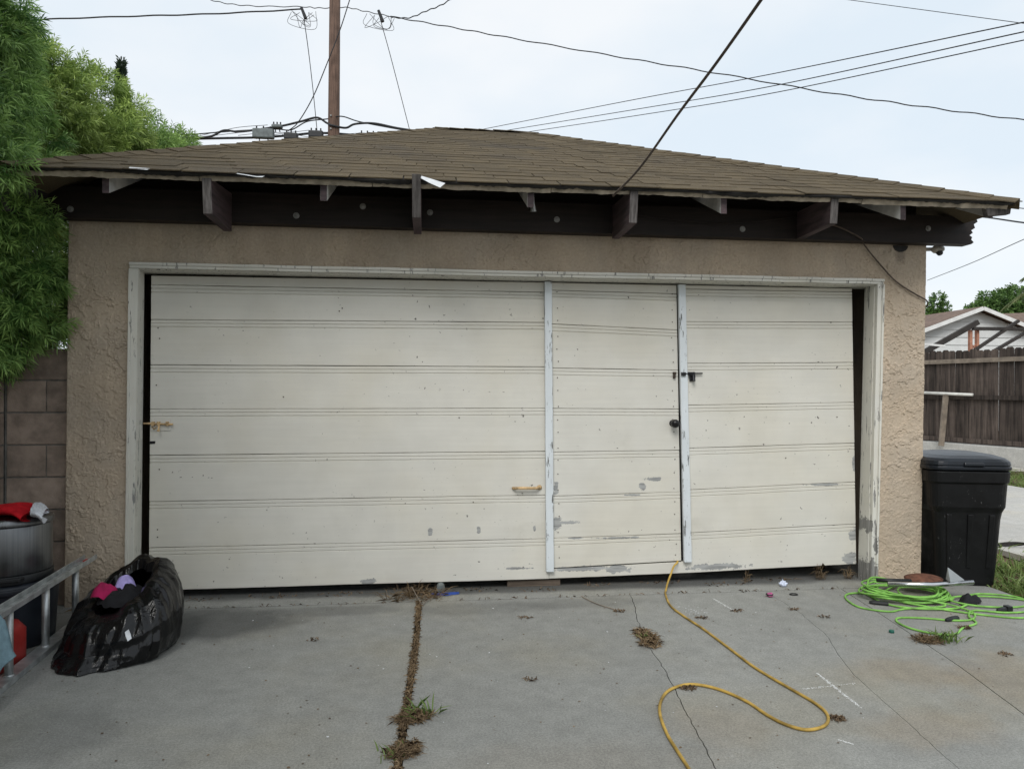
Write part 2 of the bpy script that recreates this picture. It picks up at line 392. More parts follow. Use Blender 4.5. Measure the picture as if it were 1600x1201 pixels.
def sprigs(C, D, L=0.16, nl=18, leaf=0.065, wid=0.006, spread=0.9, rng=RNG):
    """needle sprigs: at each centre C along direction D, nl narrow leaves (one quad-kite each). returns V, F, shade"""
    n = len(C); D = unit(D)
    ref = np.where(np.abs(D[:, 2:3]) < 0.9, np.array([[0, 0, 1.0]]), np.array([[1.0, 0, 0]]))
    A = unit(np.cross(D, ref)); B = np.cross(D, A)
    t = np.tile(np.linspace(0.05, 1, nl), (n, 1)) + rng.uniform(-.03, .03, (n, nl))
    ang = np.arange(nl)[None] * 2.4 + rng.uniform(0, 6.28, (n, 1)) + rng.uniform(-.3, .3, (n, nl))
    base = C[:, None] + D[:, None] * (t[..., None] * L)
    out = A[:, None] * np.cos(ang)[..., None] + B[:, None] * np.sin(ang)[..., None]
    tipw = (0.35 + 0.75 * t)[..., None]
    ld = unit(out * spread + D[:, None] * tipw + rng.normal(0, .15, (n, nl, 3)))
    ll = leaf * rng.uniform(.7, 1.25, (n, nl, 1))
    side = unit(np.cross(ld, rng.normal(0, 1, (n, nl, 3))))
    tip = base + ld * ll; tip[..., 2] -= ll[..., 0] * 0.18
    mid = base + ld * ll * .5
    V = np.stack([base, mid + side * wid, tip, mid - side * wid], 2).reshape(-1, 3)
    F = np.arange(len(V)).reshape(-1, 4)
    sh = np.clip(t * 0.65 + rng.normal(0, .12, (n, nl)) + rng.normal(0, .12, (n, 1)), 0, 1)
    return V, F, np.repeat(sh.ravel(), 4)

def blobs_points(blobs, n, rng=RNG, inner=0.35):
    """points mostly on the shells of ellipsoids, with outward directions; lumps perturb the radius"""
    vol = np.array([b[3] * b[4] + b[3] * b[5] + b[4] * b[5] for b in blobs]); cnt = rng.multinomial(n, vol / vol.sum())
    C, D = [], []
    for b, m in zip(blobs, cnt):
        d = unit(rng.normal(0, 1, (m, 3))); r = np.where(rng.random((m, 1)) < inner, rng.uniform(.55, .9, (m, 1)), rng.uniform(.88, 1.04, (m, 1)))
        lump = 1 + 0.10 * np.sin(d[:, :1] * 7 + b[0] * 3) * np.sin(d[:, 1:2] * 6 + b[1]) + 0.08 * np.sin(d[:, 2:3] * 9 + b[2])
        R = np.array(b[3:6]); C.append(np.array(b[:3]) + d * r * lump * R); D.append(unit(d / R) + np.array([0, 0, .25]))
    return np.concatenate(C), np.concatenate(D)

# ================================================================== SETTING
o = MB().add([(-150, -60, -0.06), (150, -60, -0.06), (150, 240, -0.06), (-150, 240, -0.06)], [(0, 1, 2, 3)]).build('ground', 'soil', org=(0, 0, 0))
tag(o, kind='structure')

def wline(pts, jit, step=0.03, seed=0.0):
    """x = f(y) polyline with fine irregularity"""
    out = []
    for (x0, y0), (x1, y1) in zip(pts[:-1], pts[1:]):
        n = max(1, int(abs(y1 - y0) / step)) if y0 > -3 else 4
        for i in range(n):
            t = i / n; y = y0 + (y1 - y0) * t; x = x0 + (x1 - x0) * t
            x += jit * (mn.noise((y * 9, seed, 0)) + 0.6 * mn.noise((y * 31, seed, 3)))
            out.append((x, y))
    return out + [pts[-1]]
YJ = -0.118
joint = wline([(-0.07, YJ), (-0.075, -0.9), (-0.095, -1.5), (-0.118, -2.2), (-0.15, -3.2), (-0.4, -9)], 0.004, seed=1)
crack1 = wline([(1.355, YJ), (1.33, -.3), (1.28, -.5), (1.23, -.76), (1.19, -1.0), (1.165, -1.4), (1.125, -1.7), (1.05, -2.3), (0.95, -3.5), (0.4, -9)], 0.011, seed=2)
crack2 = wline([(2.32, YJ), (2.31, -.6), (2.256, -.98), (2.13, -1.35), (2.07, -1.55), (1.995, -2.06), (1.85, -3), (0.95, -9)], 0.009, seed=3)
joint3 = wline([(2.88, YJ), (2.79, -.75), (2.67, -1.5), (2.55, -2.03), (2.3, -3.2), (1.4, -9)], 0.0018, seed=4)
lft = [(-2.68, YJ), (-2.68, -9)]; rig = [(3.965, YJ), (3.965, -9)]
driveway = tag(empty('driveway', (0.6, -2, 0)), kind='structure')
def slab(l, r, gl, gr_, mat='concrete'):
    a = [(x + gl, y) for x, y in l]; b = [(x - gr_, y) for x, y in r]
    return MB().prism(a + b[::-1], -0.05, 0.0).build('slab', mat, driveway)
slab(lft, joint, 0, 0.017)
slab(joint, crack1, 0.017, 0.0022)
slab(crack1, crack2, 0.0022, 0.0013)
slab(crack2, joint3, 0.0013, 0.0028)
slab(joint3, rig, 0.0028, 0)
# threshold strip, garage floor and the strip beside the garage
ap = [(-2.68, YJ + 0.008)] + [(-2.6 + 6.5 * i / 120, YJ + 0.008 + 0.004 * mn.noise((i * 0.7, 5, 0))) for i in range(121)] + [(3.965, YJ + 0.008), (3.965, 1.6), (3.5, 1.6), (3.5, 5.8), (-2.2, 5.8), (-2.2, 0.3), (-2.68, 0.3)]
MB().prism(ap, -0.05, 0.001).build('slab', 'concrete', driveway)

side_drive = MB().prism([(5.0, -6), (8.55, -6), (8.55, 17), (5.0, 17)], -0.05, 0.0)
so = side_drive.build('side_driveway', 'concrete_far'); tag(so, kind='structure')
so = MB().prism([(8.56, 6.9), (10.7, 6.9), (9.4, 12.6), (8.56, 12.6)], -0.05, 0.004).build('fence_apron_pavement', 'concrete_far'); tag(so, kind='structure')

# ---- grass beyond the slab edge and by the far drive
def blades(name, polys, n, h=(0.04, 0.12), w=0.004, mat='grass', label=None, kind='stuff', z=-0.05, clump=0.0, tone=(0.1, 0.9), lean=0.5):
    C = []
    for (x0, x1, y0, y1), m in polys: C.append(np.stack([RNG.uniform(x0, x1, m), RNG.uniform(y0, y1, m), np.full(m, z)], 1))
    C = np.concatenate(C); m = len(C)
    keep = np.array([mn.noise((c[0] * 2.3, c[1] * 2.3, 0)) + RNG.uniform(-.4, .4) > -0.15 + clump for c in C]); C = C[keep]; m = len(C)
    H = RNG.uniform(*h, (m, 1)); d = RNG.normal(0, lean, (m, 3)); d[:, 2] = 1; d = unit(d)
    s = unit(np.cross(d, RNG.normal(0, 1, (m, 3)))) * w
    mid = C + d * H * .55; tip = C + d * H + np.stack([d[:, 0] * H[:, 0] * .5, d[:, 1] * H[:, 0] * .5, -.1 * H[:, 0]], 1)
    V = np.stack([C - s, C + s, mid + s * .7, tip, mid - s * .7], 1).reshape(-1, 3)
    sh = np.repeat(RNG.uniform(*tone, m), 5)
    o = npmesh(name, V, np.arange(len(V)).reshape(-1, 5), mat, None, sh)
    return tag(o, label, 'grass' if label else None, None, kind)
blades('grass', [((3.97, 5.0, -1.2, 4.5), 9000), ((8.6, 10.4, 4.2, 6.85), 2600), ((4.85, 5.15, -1, 4), 900)], 0, h=(0.06, 0.17), w=0.005, label='green and straw lawn grass beside the concrete')
blades('dead_grass', [((3.97, 5.0, -1.2, 4.5), 5500)], 0, h=(0.03, 0.10), w=0.005, mat='straw', label='dead brown grass on the verge behind the bin', clump=0.1, lean=1.0)

# ================================================================== GARAGE
garage = empty('garage', (0.65, 2.7, 0), 'beige stucco garage with brown shingle hip roof and cream plank door', 'garage')
LX = lambda z: -2.317 + 0.021 * z / 2.465        # wall corners as measured at foot and head
RX = lambda z: 3.572 + 0.040 * z / 2.465
CL = lambda z: -1.938 + 0.022 * z / 2.2          # outer edge of the door casing
CR = lambda z: 3.212 + 0.049 * z / 2.2

def trowel(x, z):
    p = Vector((x, 3.3, z)); amt = 0.45 + 0.55 * max(0, min(1, 0.5 + 1.6 * mn.noise(p * 1.9)))
    if z > 2.2: amt *= 0.7
    a = mn.noise(p * 9) + 0.6 * mn.noise(p * 21 + Vector((4, 0, 0))) + 0.35 * mn.noise(p * 45)
    pl = max(0.0, min(1.0, (a + 0.02) / 0.07)); pl = pl * pl * (3 - 2 * pl)
    b = mn.noise(p * 17 + Vector((0, 9, 0))) + 0.6 * mn.noise(p * 37) + 0.3 * mn.noise(p * 80)
    pl2 = max(0.0, min(1.0, (b - 0.14) / 0.06)) * max(0.0, min(1.0, (0.55 - b) / 0.3))
    return amt * (0.0055 * pl + 0.0045 * pl2) + 0.0016 * mn.noise(p * 75) + 0.004 * mn.noise(p * 2.5)
def stucco_face(x0, x1, z0, z1, name='wall'):
    w = max(x1(1) - x0(1), x1(0) - x0(0)); nu = int(w / 0.0052); nv = int((z1 - z0) / 0.0052)
    m = MB()
    def fn(u, v):
        z = z0 + (z1 - z0) * v; x = x0(z) + (x1(z) - x0(z)) * u
        return (x, -trowel(x, z) if 0 < u < 1 else (0.004 if u == 0 or u == 1 else 0), z)
    m.grid(fn, nu, nv)
    return m
m = stucco_face(LX, CL, 0.0, 2.2)
m.v += []; fl = m
b = len(fl.v)
fl.hexa([(LX(0), .004, -.04), (CL(0), .004, -.04), (CL(0), .14, -.04), (LX(0), .14, -.04), (LX(2.2), .004, 2.2), (CL(2.2), .004, 2.2), (CL(2.2), .14, 2.2), (LX(2.2), .14, 2.2)])
fl.build('wall', 'stucco', garage, smooth=False)
fl = stucco_face(CR, RX, 0.0, 2.2)
fl.hexa([(CR(0), .004, -.04), (RX(0), .004, -.04), (RX(0), .14, -.04), (CR(0), .14, -.04), (CR(2.2), .004, 2.2), (RX(2.2), .004, 2.2), (RX(2.2), .14, 2.2), (CR(2.2), .14, 2.2)])
fl.build('wall', 'stucco', garage)
fl = stucco_face(LX, RX, 2.2, 2.60)
fl.hexa([(LX(2.2), .004, 2.2), (RX(2.2), .004, 2.2), (RX(2.2), .14, 2.2), (LX(2.2), .14, 2.2), (LX(2.6), .004, 2.6), (RX(2.6), .004, 2.6), (RX(2.6), .14, 2.6), (LX(2.6), .14, 2.6)])
fl.build('wall', 'stucco', garage)
MB().box(-2.31, -2.17, .142, 5.8, -.04, 2.7).build('wall', 'stucco', garage)
MB().hexa([(3.43, .142, -.04), (3.571, .142, -.04), (3.571, 5.8, -.04), (3.43, 5.8, -.04), (3.45, .142, 2.7), (3.612, .142, 2.7), (3.612, 5.8, 2.7), (3.45, 5.8, 2.7)]).build('wall', 'stucco', garage)
MB().box(-2.17, 3.43, 5.66, 5.8, -.04, 2.7).build('wall', 'stucco', garage)
MB().box(-2.25, 3.55, .03, .12, 2.605, 2.86).build('blocking', 'beam', garage)

# header beam with a rotted right end
prof = [(-2.43, 2.463), (3.885, 2.456), (3.905, 2.47), (3.885, 2.49), (3.893, 2.507), (3.872, 2.52), (3.898, 2.54), (3.885, 2.556), (3.915, 2.575), (3.905, 2.6), (3.935, 2.62), (3.92, 2.655), (-2.43, 2.66)]
n = len(prof)
m = MB(); m.add([(x, -.10, z) for x, z in prof] + [(x, -.009, z) for x, z in prof],
    [tuple(range(n)), tuple(range(2 * n - 1, n - 1, -1))] + [(i, n + i, n + (i + 1) % n, (i + 1) % n) for i in range(n)])
m.build('header_beam', 'beam', garage)
MAT['bolt'] = simple('dull_galvanised_bolt', (0.22, 0.22, 0.21), 0.5, 0.3, 30, 0.2, metal=0.6)
bm = MB().lathe([(0.0, 0.0), (0.020, 0.0), (0.020, 0.004), (0.0105, 0.0045), (0.010, 0.013), (0.0, 0.014)], n=16)
me0 = None
for (x, z) in [(-2.237, 2.515), (-0.864, 2.517), (-0.441, 2.590), (-0.005, 2.564), (0.845, 2.543), (2.154, 2.516), (3.547, 2.56)]:
    if me0 is None:
        bo = MB(); bo.v, bo.f, bo.mi = bm.v, bm.f, bm.mi
        bo = bo.build('beam_bolt', 'bolt', garage, org=(0, 0, 0)); me0 = bo.data; bo.location = Vector((x, -.1, z)) - P(garage); bo.rotation_euler = (math.pi / 2, 0, 0)
    else: instance('beam_bolt', me0, garage, (x, -.1, z), (math.pi / 2, 0, 0))

# ---- roof
EY, EZ, RY, RZ = -0.55, 2.645, 2.75, 4.16
EL, ER, RL, RR_ = -2.37, 3.83, 0.12, 0.98
SLP = (RZ - EZ) / (RY - EY); SA = math.atan(SLP); SL = math.hypot(RZ - EZ, RY - EY)
es = Vector((0, math.cos(SA), math.sin(SA))); en = Vector((0, -math.sin(SA), math.cos(SA)))
ro = lambda u, v, w=0.0: Vector((u, EY, EZ)) + es * v + en * w
roof = empty('roof', (0, 0, 0)); roof.parent = garage; roof.location = Vector((0.6, 2.7, 2.6)) - P(garage)
wave = lambda x: 0.009 * mn.noise((x * 1.1, 2, 0)) + 0.004 * mn.noise((x * 3.3, 7, 0))
# deck under the shingles (front), and the other three slopes
m = MB()
m.add([ro(EL, 0.03, -.036), ro(ER, 0.03, -.036), ro(RR_, SL, -.036), ro(RL, SL, -.036), ro(EL, 0.03, -.012), ro(ER, 0.03, -.012), ro(RR_, SL, -.012), ro(RL, SL, -.012)],
      [(3, 2, 1, 0), (4, 5, 6, 7), (0, 1, 5, 4), (1, 2, 6, 5), (2, 3, 7, 6), (3, 0, 4, 7)], [0, 1, 0, 0, 0, 0])
m.build('roof_deck', ['soffit', 'felt'], roof)
BY = 6.05
m = MB()
for q in ([(EL, EY, EZ), (RL, RY, RZ), (EL, BY, EZ)], [(ER, EY, EZ), (ER, BY, EZ), (RR_, RY, RZ)], [(EL, BY, EZ), (RL, RY, RZ), (RR_, RY, RZ), (ER, BY, EZ)]):
    n = len(q); m.add([(x, y, z - .004) for x, y, z in q] + [(x, y, z - .04) for x, y, z in q], [tuple(range(n)), tuple(range(2 * n - 1, n - 1, -1))] + [(i, (i + 1) % n, n + (i + 1) % n, n + i) for i in range(n)])
m.build('rear_slopes', 'shingle', roof)

EXPO, TABW = 0.148, 0.315
def clip(poly, a, b, c):
    """keep a*u + b*v <= c"""
    out = []
    for i in range(len(poly)):
        p, q = poly[i], poly[(i + 1) % len(poly)]; dp, dq = a * p[0] + b * p[1] - c, a * q[0] + b * q[1] - c
        if dp <= 0: out.append(p)
        if dp * dq < 0:
            t = dp / (dp - dq); out.append((p[0] + (q[0] - p[0]) * t, p[1] + (q[1] - p[1]) * t))
    return out
def shingle_mesh(poly, v0):
    n = len(poly); lift = lambda v: 0.0070 - 0.0060 * min(1, max(0, (v - v0) / 0.30))
    vs = [(u, v, lift(v)) for u, v in poly] + [(u, v, lift(v) - 0.0065) for u, v in poly]
    me = bpy.data.meshes.new('shingle')
    me.from_pydata(vs, [], [tuple(range(n)), tuple(range(2 * n - 1, n - 1, -1))] + [(i, n + i, n + (i + 1) % n, (i + 1) % n) for i in range(n)])
    me.materials.append(MAT['shingle']); return me
shapes = []
for s in range(6):
    w = TABW - 0.007
    pts = [(0, 0.004 * random.uniform(-1, 1))] + [(w * t, 0.005 * random.uniform(-1, 1)) for t in (.25, .5, .75)] + [(w, 0.004 * random.uniform(-1, 1)), (w, .27), (0, .27)]
    shapes.append(shingle_mesh(pts, 0))
Rm = Matrix(((1, 0, 0), tuple(es), tuple(en))).transposed()
nsh = 0
courses = int(SL / EXPO) + 1
for kx in range(courses):
    v0 = kx * EXPO - 0.02
    ul = EL + (RL - EL) * max(0, v0) / SL; ur = ER + (RR_ - ER) * max(0, v0) / SL
    off = (kx * 0.157 + random.uniform(-.02, .02)) % TABW
    u = ul - TABW + off
    while u < ur:
        u1 = u + TABW - 0.007
        wv = wave(u + .15) * (1.25 if kx < 2 else .55) + 0.002 * mn.noise((u * 2, kx * .9, 5)) + .001
        vj = v0 + random.uniform(-.006, .006) + (0.010 * mn.noise((u * 1.5, 3, 1)) if kx == 0 else 0)
        top = min(.27, SL - vj - 0.0)
        poly = [(u, vj), (u1, vj), (u1, vj + top), (u, vj + top)]
        dl, dr = (RL - EL) / SL, (RR_ - ER) / SL
        cp = clip(clip(poly, -1, dl, -EL + 0.02), 1, -dr, ER + 0.02)
        if len(cp) < 3 or max(p[0] for p in cp) - min(p[0] for p in cp) < 0.02: u += TABW; continue
        if len(cp) == 4 and top > .26 and all(abs(a[0] - b[0]) + abs(a[1] - b[1]) < 1e-6 for a, b in zip(cp, poly)):
            me = random.choice(shapes); loc = ro(u, vj, wv); 
        else:
            u_, v_ = cp[0]; me = shingle_mesh([(p[0] - u, p[1] - vj) for p in cp], 0); loc = ro(u, vj, wv)
        so = bpy.data.objects.new('shingle', me); link(so, roof)
        rot = Rm.to_4x4() @ Matrix.Rotation(random.gauss(0, .004), 4, 'Z') @ Matrix.Rotation(random.gauss(0, .004), 4, 'X')
        so.location = loc - P(roof); so.rotation_euler = rot.to_euler(); nsh += 1
        u += TABW
print('shingles', nsh)
# hip caps
for (A, B, side) in (((EL, EY, EZ), (RL, RY, RZ), -1), ((ER, EY, EZ), (RR_, RY, RZ), 1)):
    A, B = Vector(A), Vector(B); d = (B - A).normalized(); L = (B - A).length
    wf = d.cross(en).normalized() * side                       # down the front slope, away from the hip
    if wf.x * side > 0: wf = -wf
    n2 = Vector((side * math.sin(math.atan((RZ - EZ) / abs(A.x - B.x))), 0, 1)).normalized()
    ws = d.cross(n2).normalized()
    if ws.x * side < 0: ws = -ws
    nn = (en + n2).normalized(); w_ = 0.115
    V = [wf * w_ + nn * .006, nn * .017, ws * w_ + nn * .006, wf * w_ + d * .26 + nn * .0, d * .26 + nn * .008, ws * w_ + d * .26]
    me = bpy.data.meshes.new('hip_cap')
    me.from_pydata([tuple(p) for p in V] + [tuple(p - nn * .007) for p in V], [], [(0, 1, 4, 3), (1, 2, 5, 4), (6, 9, 10, 7), (7, 10, 11, 8), (0, 6, 7, 1), (1, 7, 8, 2), (0, 3, 9, 6), (2, 8, 11, 5)])
    me.materials.append(MAT['shingle'])
    t = -0.02
    while t < L - .1:
        p = A + d * t + nn * (0.008 + wave(t * 2 + 5) * .5)
        instance('hip_cap', me, roof, p, (random.gauss(0, .01), random.gauss(0, .01), random.gauss(0, .012))); t += 0.152
me = bpy.data.meshes.new('ridge_cap')
me.from_pydata([(0, -.12, -.035), (0, 0, .016), (0, .12, -.035), (.26, -.12, -.045), (.26, 0, .008), (.26, .12, -.045)], [], [(0, 3, 4, 1), (1, 4, 5, 2), (0, 1, 2)])
me.materials.append(MAT['shingle'])
for i in range(6): instance('ridge_cap', me, roof, (RL - .08 + i * .155, RY, RZ + .008), (0, random.gauss(0, .012), 0))

# eave edge: bleached sheathing boards, ragged black felt over them
x = EL + .02
while x < ER - .05:
    x1 = min(x + random.uniform(.9, 1.5), ER - .03); dz = random.uniform(-.004, .004)
    nseg = 10; m = MB()
    def fn(u, v, x=x, x1=x1, dz=dz):
        X = x + (x1 - x - .004) * u; a = [(0.012, -.016), (0.012, -.050), (.30, -.050), (.30, -.037), (0.012, -.016)][int(round(v * 4))]
        ch = .006 * mn.noise((X * 9, 1, 0)) + .004 * mn.noise((X * 33, 1, 0))
        return ro(X, a[0] + ch, a[1] + wave(X) * .8 + dz + ch)
    m.grid(fn, 60, 4); m.build('sheathing_board', 'sheath', roof); x = x1
def felt(u, v):
    X = EL + (ER - EL) * u; j = int(round(v * 3))
    w = wave(X); hang = 0.005 + 0.030 * max(0, mn.noise((X * 2.3, 4, 2)) + .15) + .012 * mn.noise((X * 13, 1, 1)) + .006 * mn.noise((X * 41, 2, 1))
    if j == 0: return ro(X, -.012, .0 + w)
    if j == 1: return ro(X, -.014 + .006 * mn.noise((X * 9, 0, 0)), -.010 + w)
    if j == 2: return ro(X, 0.0 + .008 * mn.noise((X * 7, 3, 0)), -.012 - hang + w)
    return ro(X, .05, -.010 + w)
MB().grid(felt, 700, 3).build('roofing_felt', 'felt', roof)
def felt2(u, v):
    X = EL + (ER - EL) * u; w = wave(X + .4) * 1.3; j = int(round(v * 2))
    return ro(X, [-.006, -.018, .1][j] + .007 * mn.noise((X * 5, 8, 0)), [-.018, -.006, -.002][j] + w + .006 * mn.noise((X * 4, 6, 6)))
MB().grid(felt2, 260, 2).build('starter_course', 'felt', roof)
def sheetpiece(name, pts, mat, parent, t=.0012):
    """thin bent sheet from a row of paired points"""
    m = MB(); n = len(pts)
    vs = [p for pr in pts for p in pr]; fs = [(2 * i, 2 * i + 1, 2 * i + 3, 2 * i + 2) for i in range(n - 1)]
    m.add(vs, fs); o = m.build(name, mat, parent); sd_ = o.modifiers.new('thick', 'SOLIDIFY'); sd_.thickness = t; return o
sheetpiece('flashing_scrap', [((-.062, -.585, 2.645), (-.055, -.56, 2.665)), ((0.0, -.60, 2.61), (0.022, -.575, 2.64)), ((0.055, -.612, 2.585), (0.085, -.60, 2.615))], 'flash', roof)
sheetpiece('flashing_scrap', [((-1.70, -.578, 2.642), (-1.70, -.57, 2.652)), ((-1.60, -.580, 2.636), (-1.59, -.57, 2.648))], 'flash', roof)
sheetpiece('flashing_scrap', [((-1.12, -.575, 2.635), (-1.12, -.57, 2.640)), ((-1.0, -.590, 2.615), (-1.0, -.58, 2.622)), ((-.965, -.6, 2.612), (-.955, -.58, 2.625))], 'flash', roof)

# rafter tails (white sides, dark sawn ends)
for xc in (-1.862, -0.636, 0.613, 1.843, 3.062, 3.70):
    y0 = -.50 + random.uniform(-.015, .015); ze = lambda y: EZ + (y - EY) * SLP - .054; dp = .098 if xc < 3.5 else .07
    xs = random.uniform(-.004, .004)
    MB().add([(xc - .02 + xs, y0, ze(y0) - dp), (xc + .02 + xs, y0, ze(y0) - dp), (xc + .02, .02, ze(.02) - dp), (xc - .02, .02, ze(.02) - dp), (xc - .02 + xs, y0, ze(y0)), (xc + .02 + xs, y0, ze(y0)), (xc + .02, .02, ze(.02)), (xc - .02, .02, ze(.02))],
        [(0, 3, 2, 1), (4, 5, 6, 7), (0, 1, 5, 4), (1, 2, 6, 5), (2, 3, 7, 6), (3, 0, 4, 7)], [0, 0, 1, 0, 0, 0]).build('rafter_tail', ['rafter', 'corbel'], garage, bevel=.002)
# outrigger boards bolted to the beam, raked ends
for xc, zb, zt, ye, rake in ((-2.46, 2.43, 2.62, -.40, .03), (-1.292, 2.415, 2.615, -.535, .03), (-0.085, 2.43, 2.665, -.60, .10), (1.252, 2.435, 2.635, -.545, .03), (2.578, 2.47, 2.645, -.535, .02)):
    h = .026
    c = [(xc - h, ye + rake, zb), (xc + h, ye + rake, zb), (xc + h, -.098, zb - .012), (xc - h, -.098, zb - .012), (xc - h, ye, zt), (xc + h, ye, zt), (xc + h, -.098, 2.648), (xc - h, -.098, 2.648)]
    MB().add(c, [(0, 3, 2, 1), (4, 5, 6, 7), (0, 1, 5, 4), (1, 2, 6, 5), (2, 3, 7, 6), (3, 0, 4, 7)], [0, 0, 1, 0, 0, 0]).build('outrigger', ['corbel', 'endgrain'], garage, bevel=.003)
# broken barge end at the right corner
MB().hexa([(3.66, -.52, 2.55), (3.84, -.50, 2.575), (3.84, -.46, 2.575), (3.66, -.48, 2.55), (3.64, -.52, 2.625), (3.85, -.50, 2.635), (3.85, -.46, 2.635), (3.64, -.48, 2.625)]).build('barge_board', 'endgrain', garage, bevel=.004)

# ---- door frame
JL = lambda z: -1.902 + 0.018 * z / 2.165
JR = lambda z: 3.163 + 0.048 * z / 2.165
ZT = 2.163
def vpost(name, xa, xb, ya, yb, z0, z1, mat='frame_paint', bevel=.003, parent=garage):
    nz_ = 40; m = MB()
    def ring(z):
        j = .0022 * mn.noise((xa(0) * 7, 0, z * 12))
        return [(xa(z) + j, ya, z), (xb(z) + j, ya, z), (xb(z), yb, z), (xa(z), yb, z)]
    vs = []; 
    for i in range(nz_ + 1): vs += ring(z0 + (z1 - z0) * i / nz_)
    fs = [(4 * i + j, 4 * i + (j + 1) % 4, 4 * i + 4 + (j + 1) % 4, 4 * i + 4 + j) for i in range(nz_) for j in range(4)] + [(3, 2, 1, 0), tuple(4 * nz_ + j for j in range(4))]
    m.add(vs, fs); return m.build(name, mat, parent, bevel=bevel)
vpost('jamb', lambda z: CL(z) + .001, JL, .012, .132, 0.0, ZT + .03)
vpost('jamb', JR, lambda z: CR(z) - .001, .012, .132, 0.0, ZT + .03)
vpost('casing', CL, lambda z: CL(z) + .046 + .004 * z / 2.2, -.022, .011, 0.002, ZT + .004)
vpost('casing', lambda z: JR(z) + .004, CR, -.022, .011, 0.002, ZT + .004)
vpost('casing_bead', lambda z: CL(z) - .004, lambda z: CL(z) + .012, -.031, -.0225, 0.004, ZT + .002, bevel=.002)
vpost('casing_bead', lambda z: CR(z) - .012, lambda z: CR(z) + .004, -.031, -.0225, 0.004, ZT + .002, bevel=.002)
def hpost(name, x0, x1, ya, yb, za, zb, mat='frame_paint', n=120, bevel=.003, parent=garage):
    m = MB(); vs = []
    for i in range(n + 1):
        x = x0 + (x1 - x0) * i / n; j = .0025 * mn.noise((x * 5, za, 1)) + .004 * mn.noise((x * .8, za, 4))
        vs += [(x, ya, za + j), (x, ya, zb + j), (x, yb, zb + j), (x, yb, za + j)]
    fs = [(4 * i + j, 4 * i + 4 + j, 4 * i + 4 + (j + 1) % 4, 4 * i + (j + 1) % 4) for i in range(n) for j in range(4)] + [(0, 1, 2, 3), tuple(4 * n + 3 - j for j in range(4))]
    m.add(vs, fs); return m.build(name, mat, parent, bevel=bevel)
hpost('casing', CL(2.18) - .002, CR(2.18) + .002, -.022, .011, ZT + .006, 2.202)
hpost('casing_bead', CL(2.18) - .002, CR(2.18) + .002, -.031, -.0225, 2.188, 2.206, bevel=.002)
hpost('head_jamb', CL(2.18) + .01, CR(2.18) - .01, .012, .21, ZT + .001, 2.199)

# ---- the plank door
door = empty('garage_door', (0, 0, 0)); door.parent = garage; door.location = Vector((0.66, .14, .05)) - P(garage)
wicket = empty('wicket_door', (0, 0, 0)); wicket.parent = garage; wicket.location = Vector((1.32, .14, .14)) - P(garage)
DY = .14
def plank(parent, xl, xr, zb, zt, grooves=True, yo=0.0, nx=60):
    """board with two V grooves and a lapped joint along its top edge; zb, zt = (left, right) heights"""
    hh = (zt[0] - zb[0] + zt[1] - zb[1]) / 2
    gset = [(hh - .052, 0), (hh - .0485, .0055), (hh - .044, 0), (hh - .028, 0), (hh - .0245, .0055), (hh - .020, 0)] if grooves and hh > .12 else []
    prof = [(.0, .034), (.0, .004), (.003, 0.0)] + gset + [(hh - .004, 0.0), (hh - .001, .006), (hh - .001, .034)]
    n = len(prof); m = MB(); vs = []
    sd = random.uniform(0, 50)
    for i in range(nx + 1):
        t = i / nx
        for (pz, py) in prof:
            zlo = zb[0] + (zb[1] - zb[0]) * t; zhi = zt[0] + (zt[1] - zt[0]) * t
            z = zlo + (zhi - zlo) * (pz / hh); x = xl(z) + (xr(z) - xl(z)) * t
            z += .0018 * mn.noise((x * 2.0, sd, 0)) + .0009 * mn.noise((x * 13, sd, pz * 30))
            y = DY + yo + py + .002 * mn.noise((x * 1.2, sd, z * 5))
            vs.append((x, y, z))
    fs = [(i * n + j, (i + 1) * n + j, (i + 1) * n + (j + 1) % n, i * n + (j + 1) % n) for i in range(nx) for j in range(n)]
    fs += [tuple(range(n)), tuple(nx * n + n - 1 - j for j in range(n))]
    m.add(vs, fs); return m.build('plank', 'door_paint', parent)
g = .0012
A_l = lambda z: -1.856 + .012 * z / 2.17; A_r = lambda z: .838 - .018 * z / 2.17
W_l = lambda z: .862 - .018 * z / 2.17;  W_r = lambda z: 1.808 - .045 * z / 2.17
B_l = lambda z: 1.846 - .052 * z / 2.17; B_r = lambda z: 3.158 - .042 * z / 2.17
lj = [(.054, .058), (.339, .343), (.646, .652), (.953, .960), (1.260, 1.266), (1.554, 1.558), (1.855, 1.872), (2.088, 2.086), (2.150, 2.158)]
rj = [(.072, .104), (.362, .403), (.673, .716), (.975, 1.005), (1.286, 1.308), (1.589, 1.605), (1.891, 1.905), (2.128, 2.130), (2.158, 2.158)]
wj = [(.133, .163), (.346, .359), (.643, .661), (.955, .962), (1.264, 1.259), (1.55, 1.540), (1.862, 1.83), (2.100, 2.092), (2.156, 2.156)]
for a, b in zip(lj[:-1], lj[1:]): plank(door, A_l, A_r, (a[0] + g, a[1] + g), b, nx=90)
for a, b in zip(rj[:-1], rj[1:]): plank(door, B_l, B_r, (a[0] + g, a[1] + g), b, nx=50)
for i, (a, b) in enumerate(zip(wj[:-1], wj[1:])): plank(wicket, W_l, W_r, (a[0] + g, a[1] + g), b, nx=40, yo=-.004)
# bottom rail below the wicket
plank(door, lambda z: .8395, lambda z: 1.8445, (.059, .073), (.128, .157), grooves=False, nx=40)
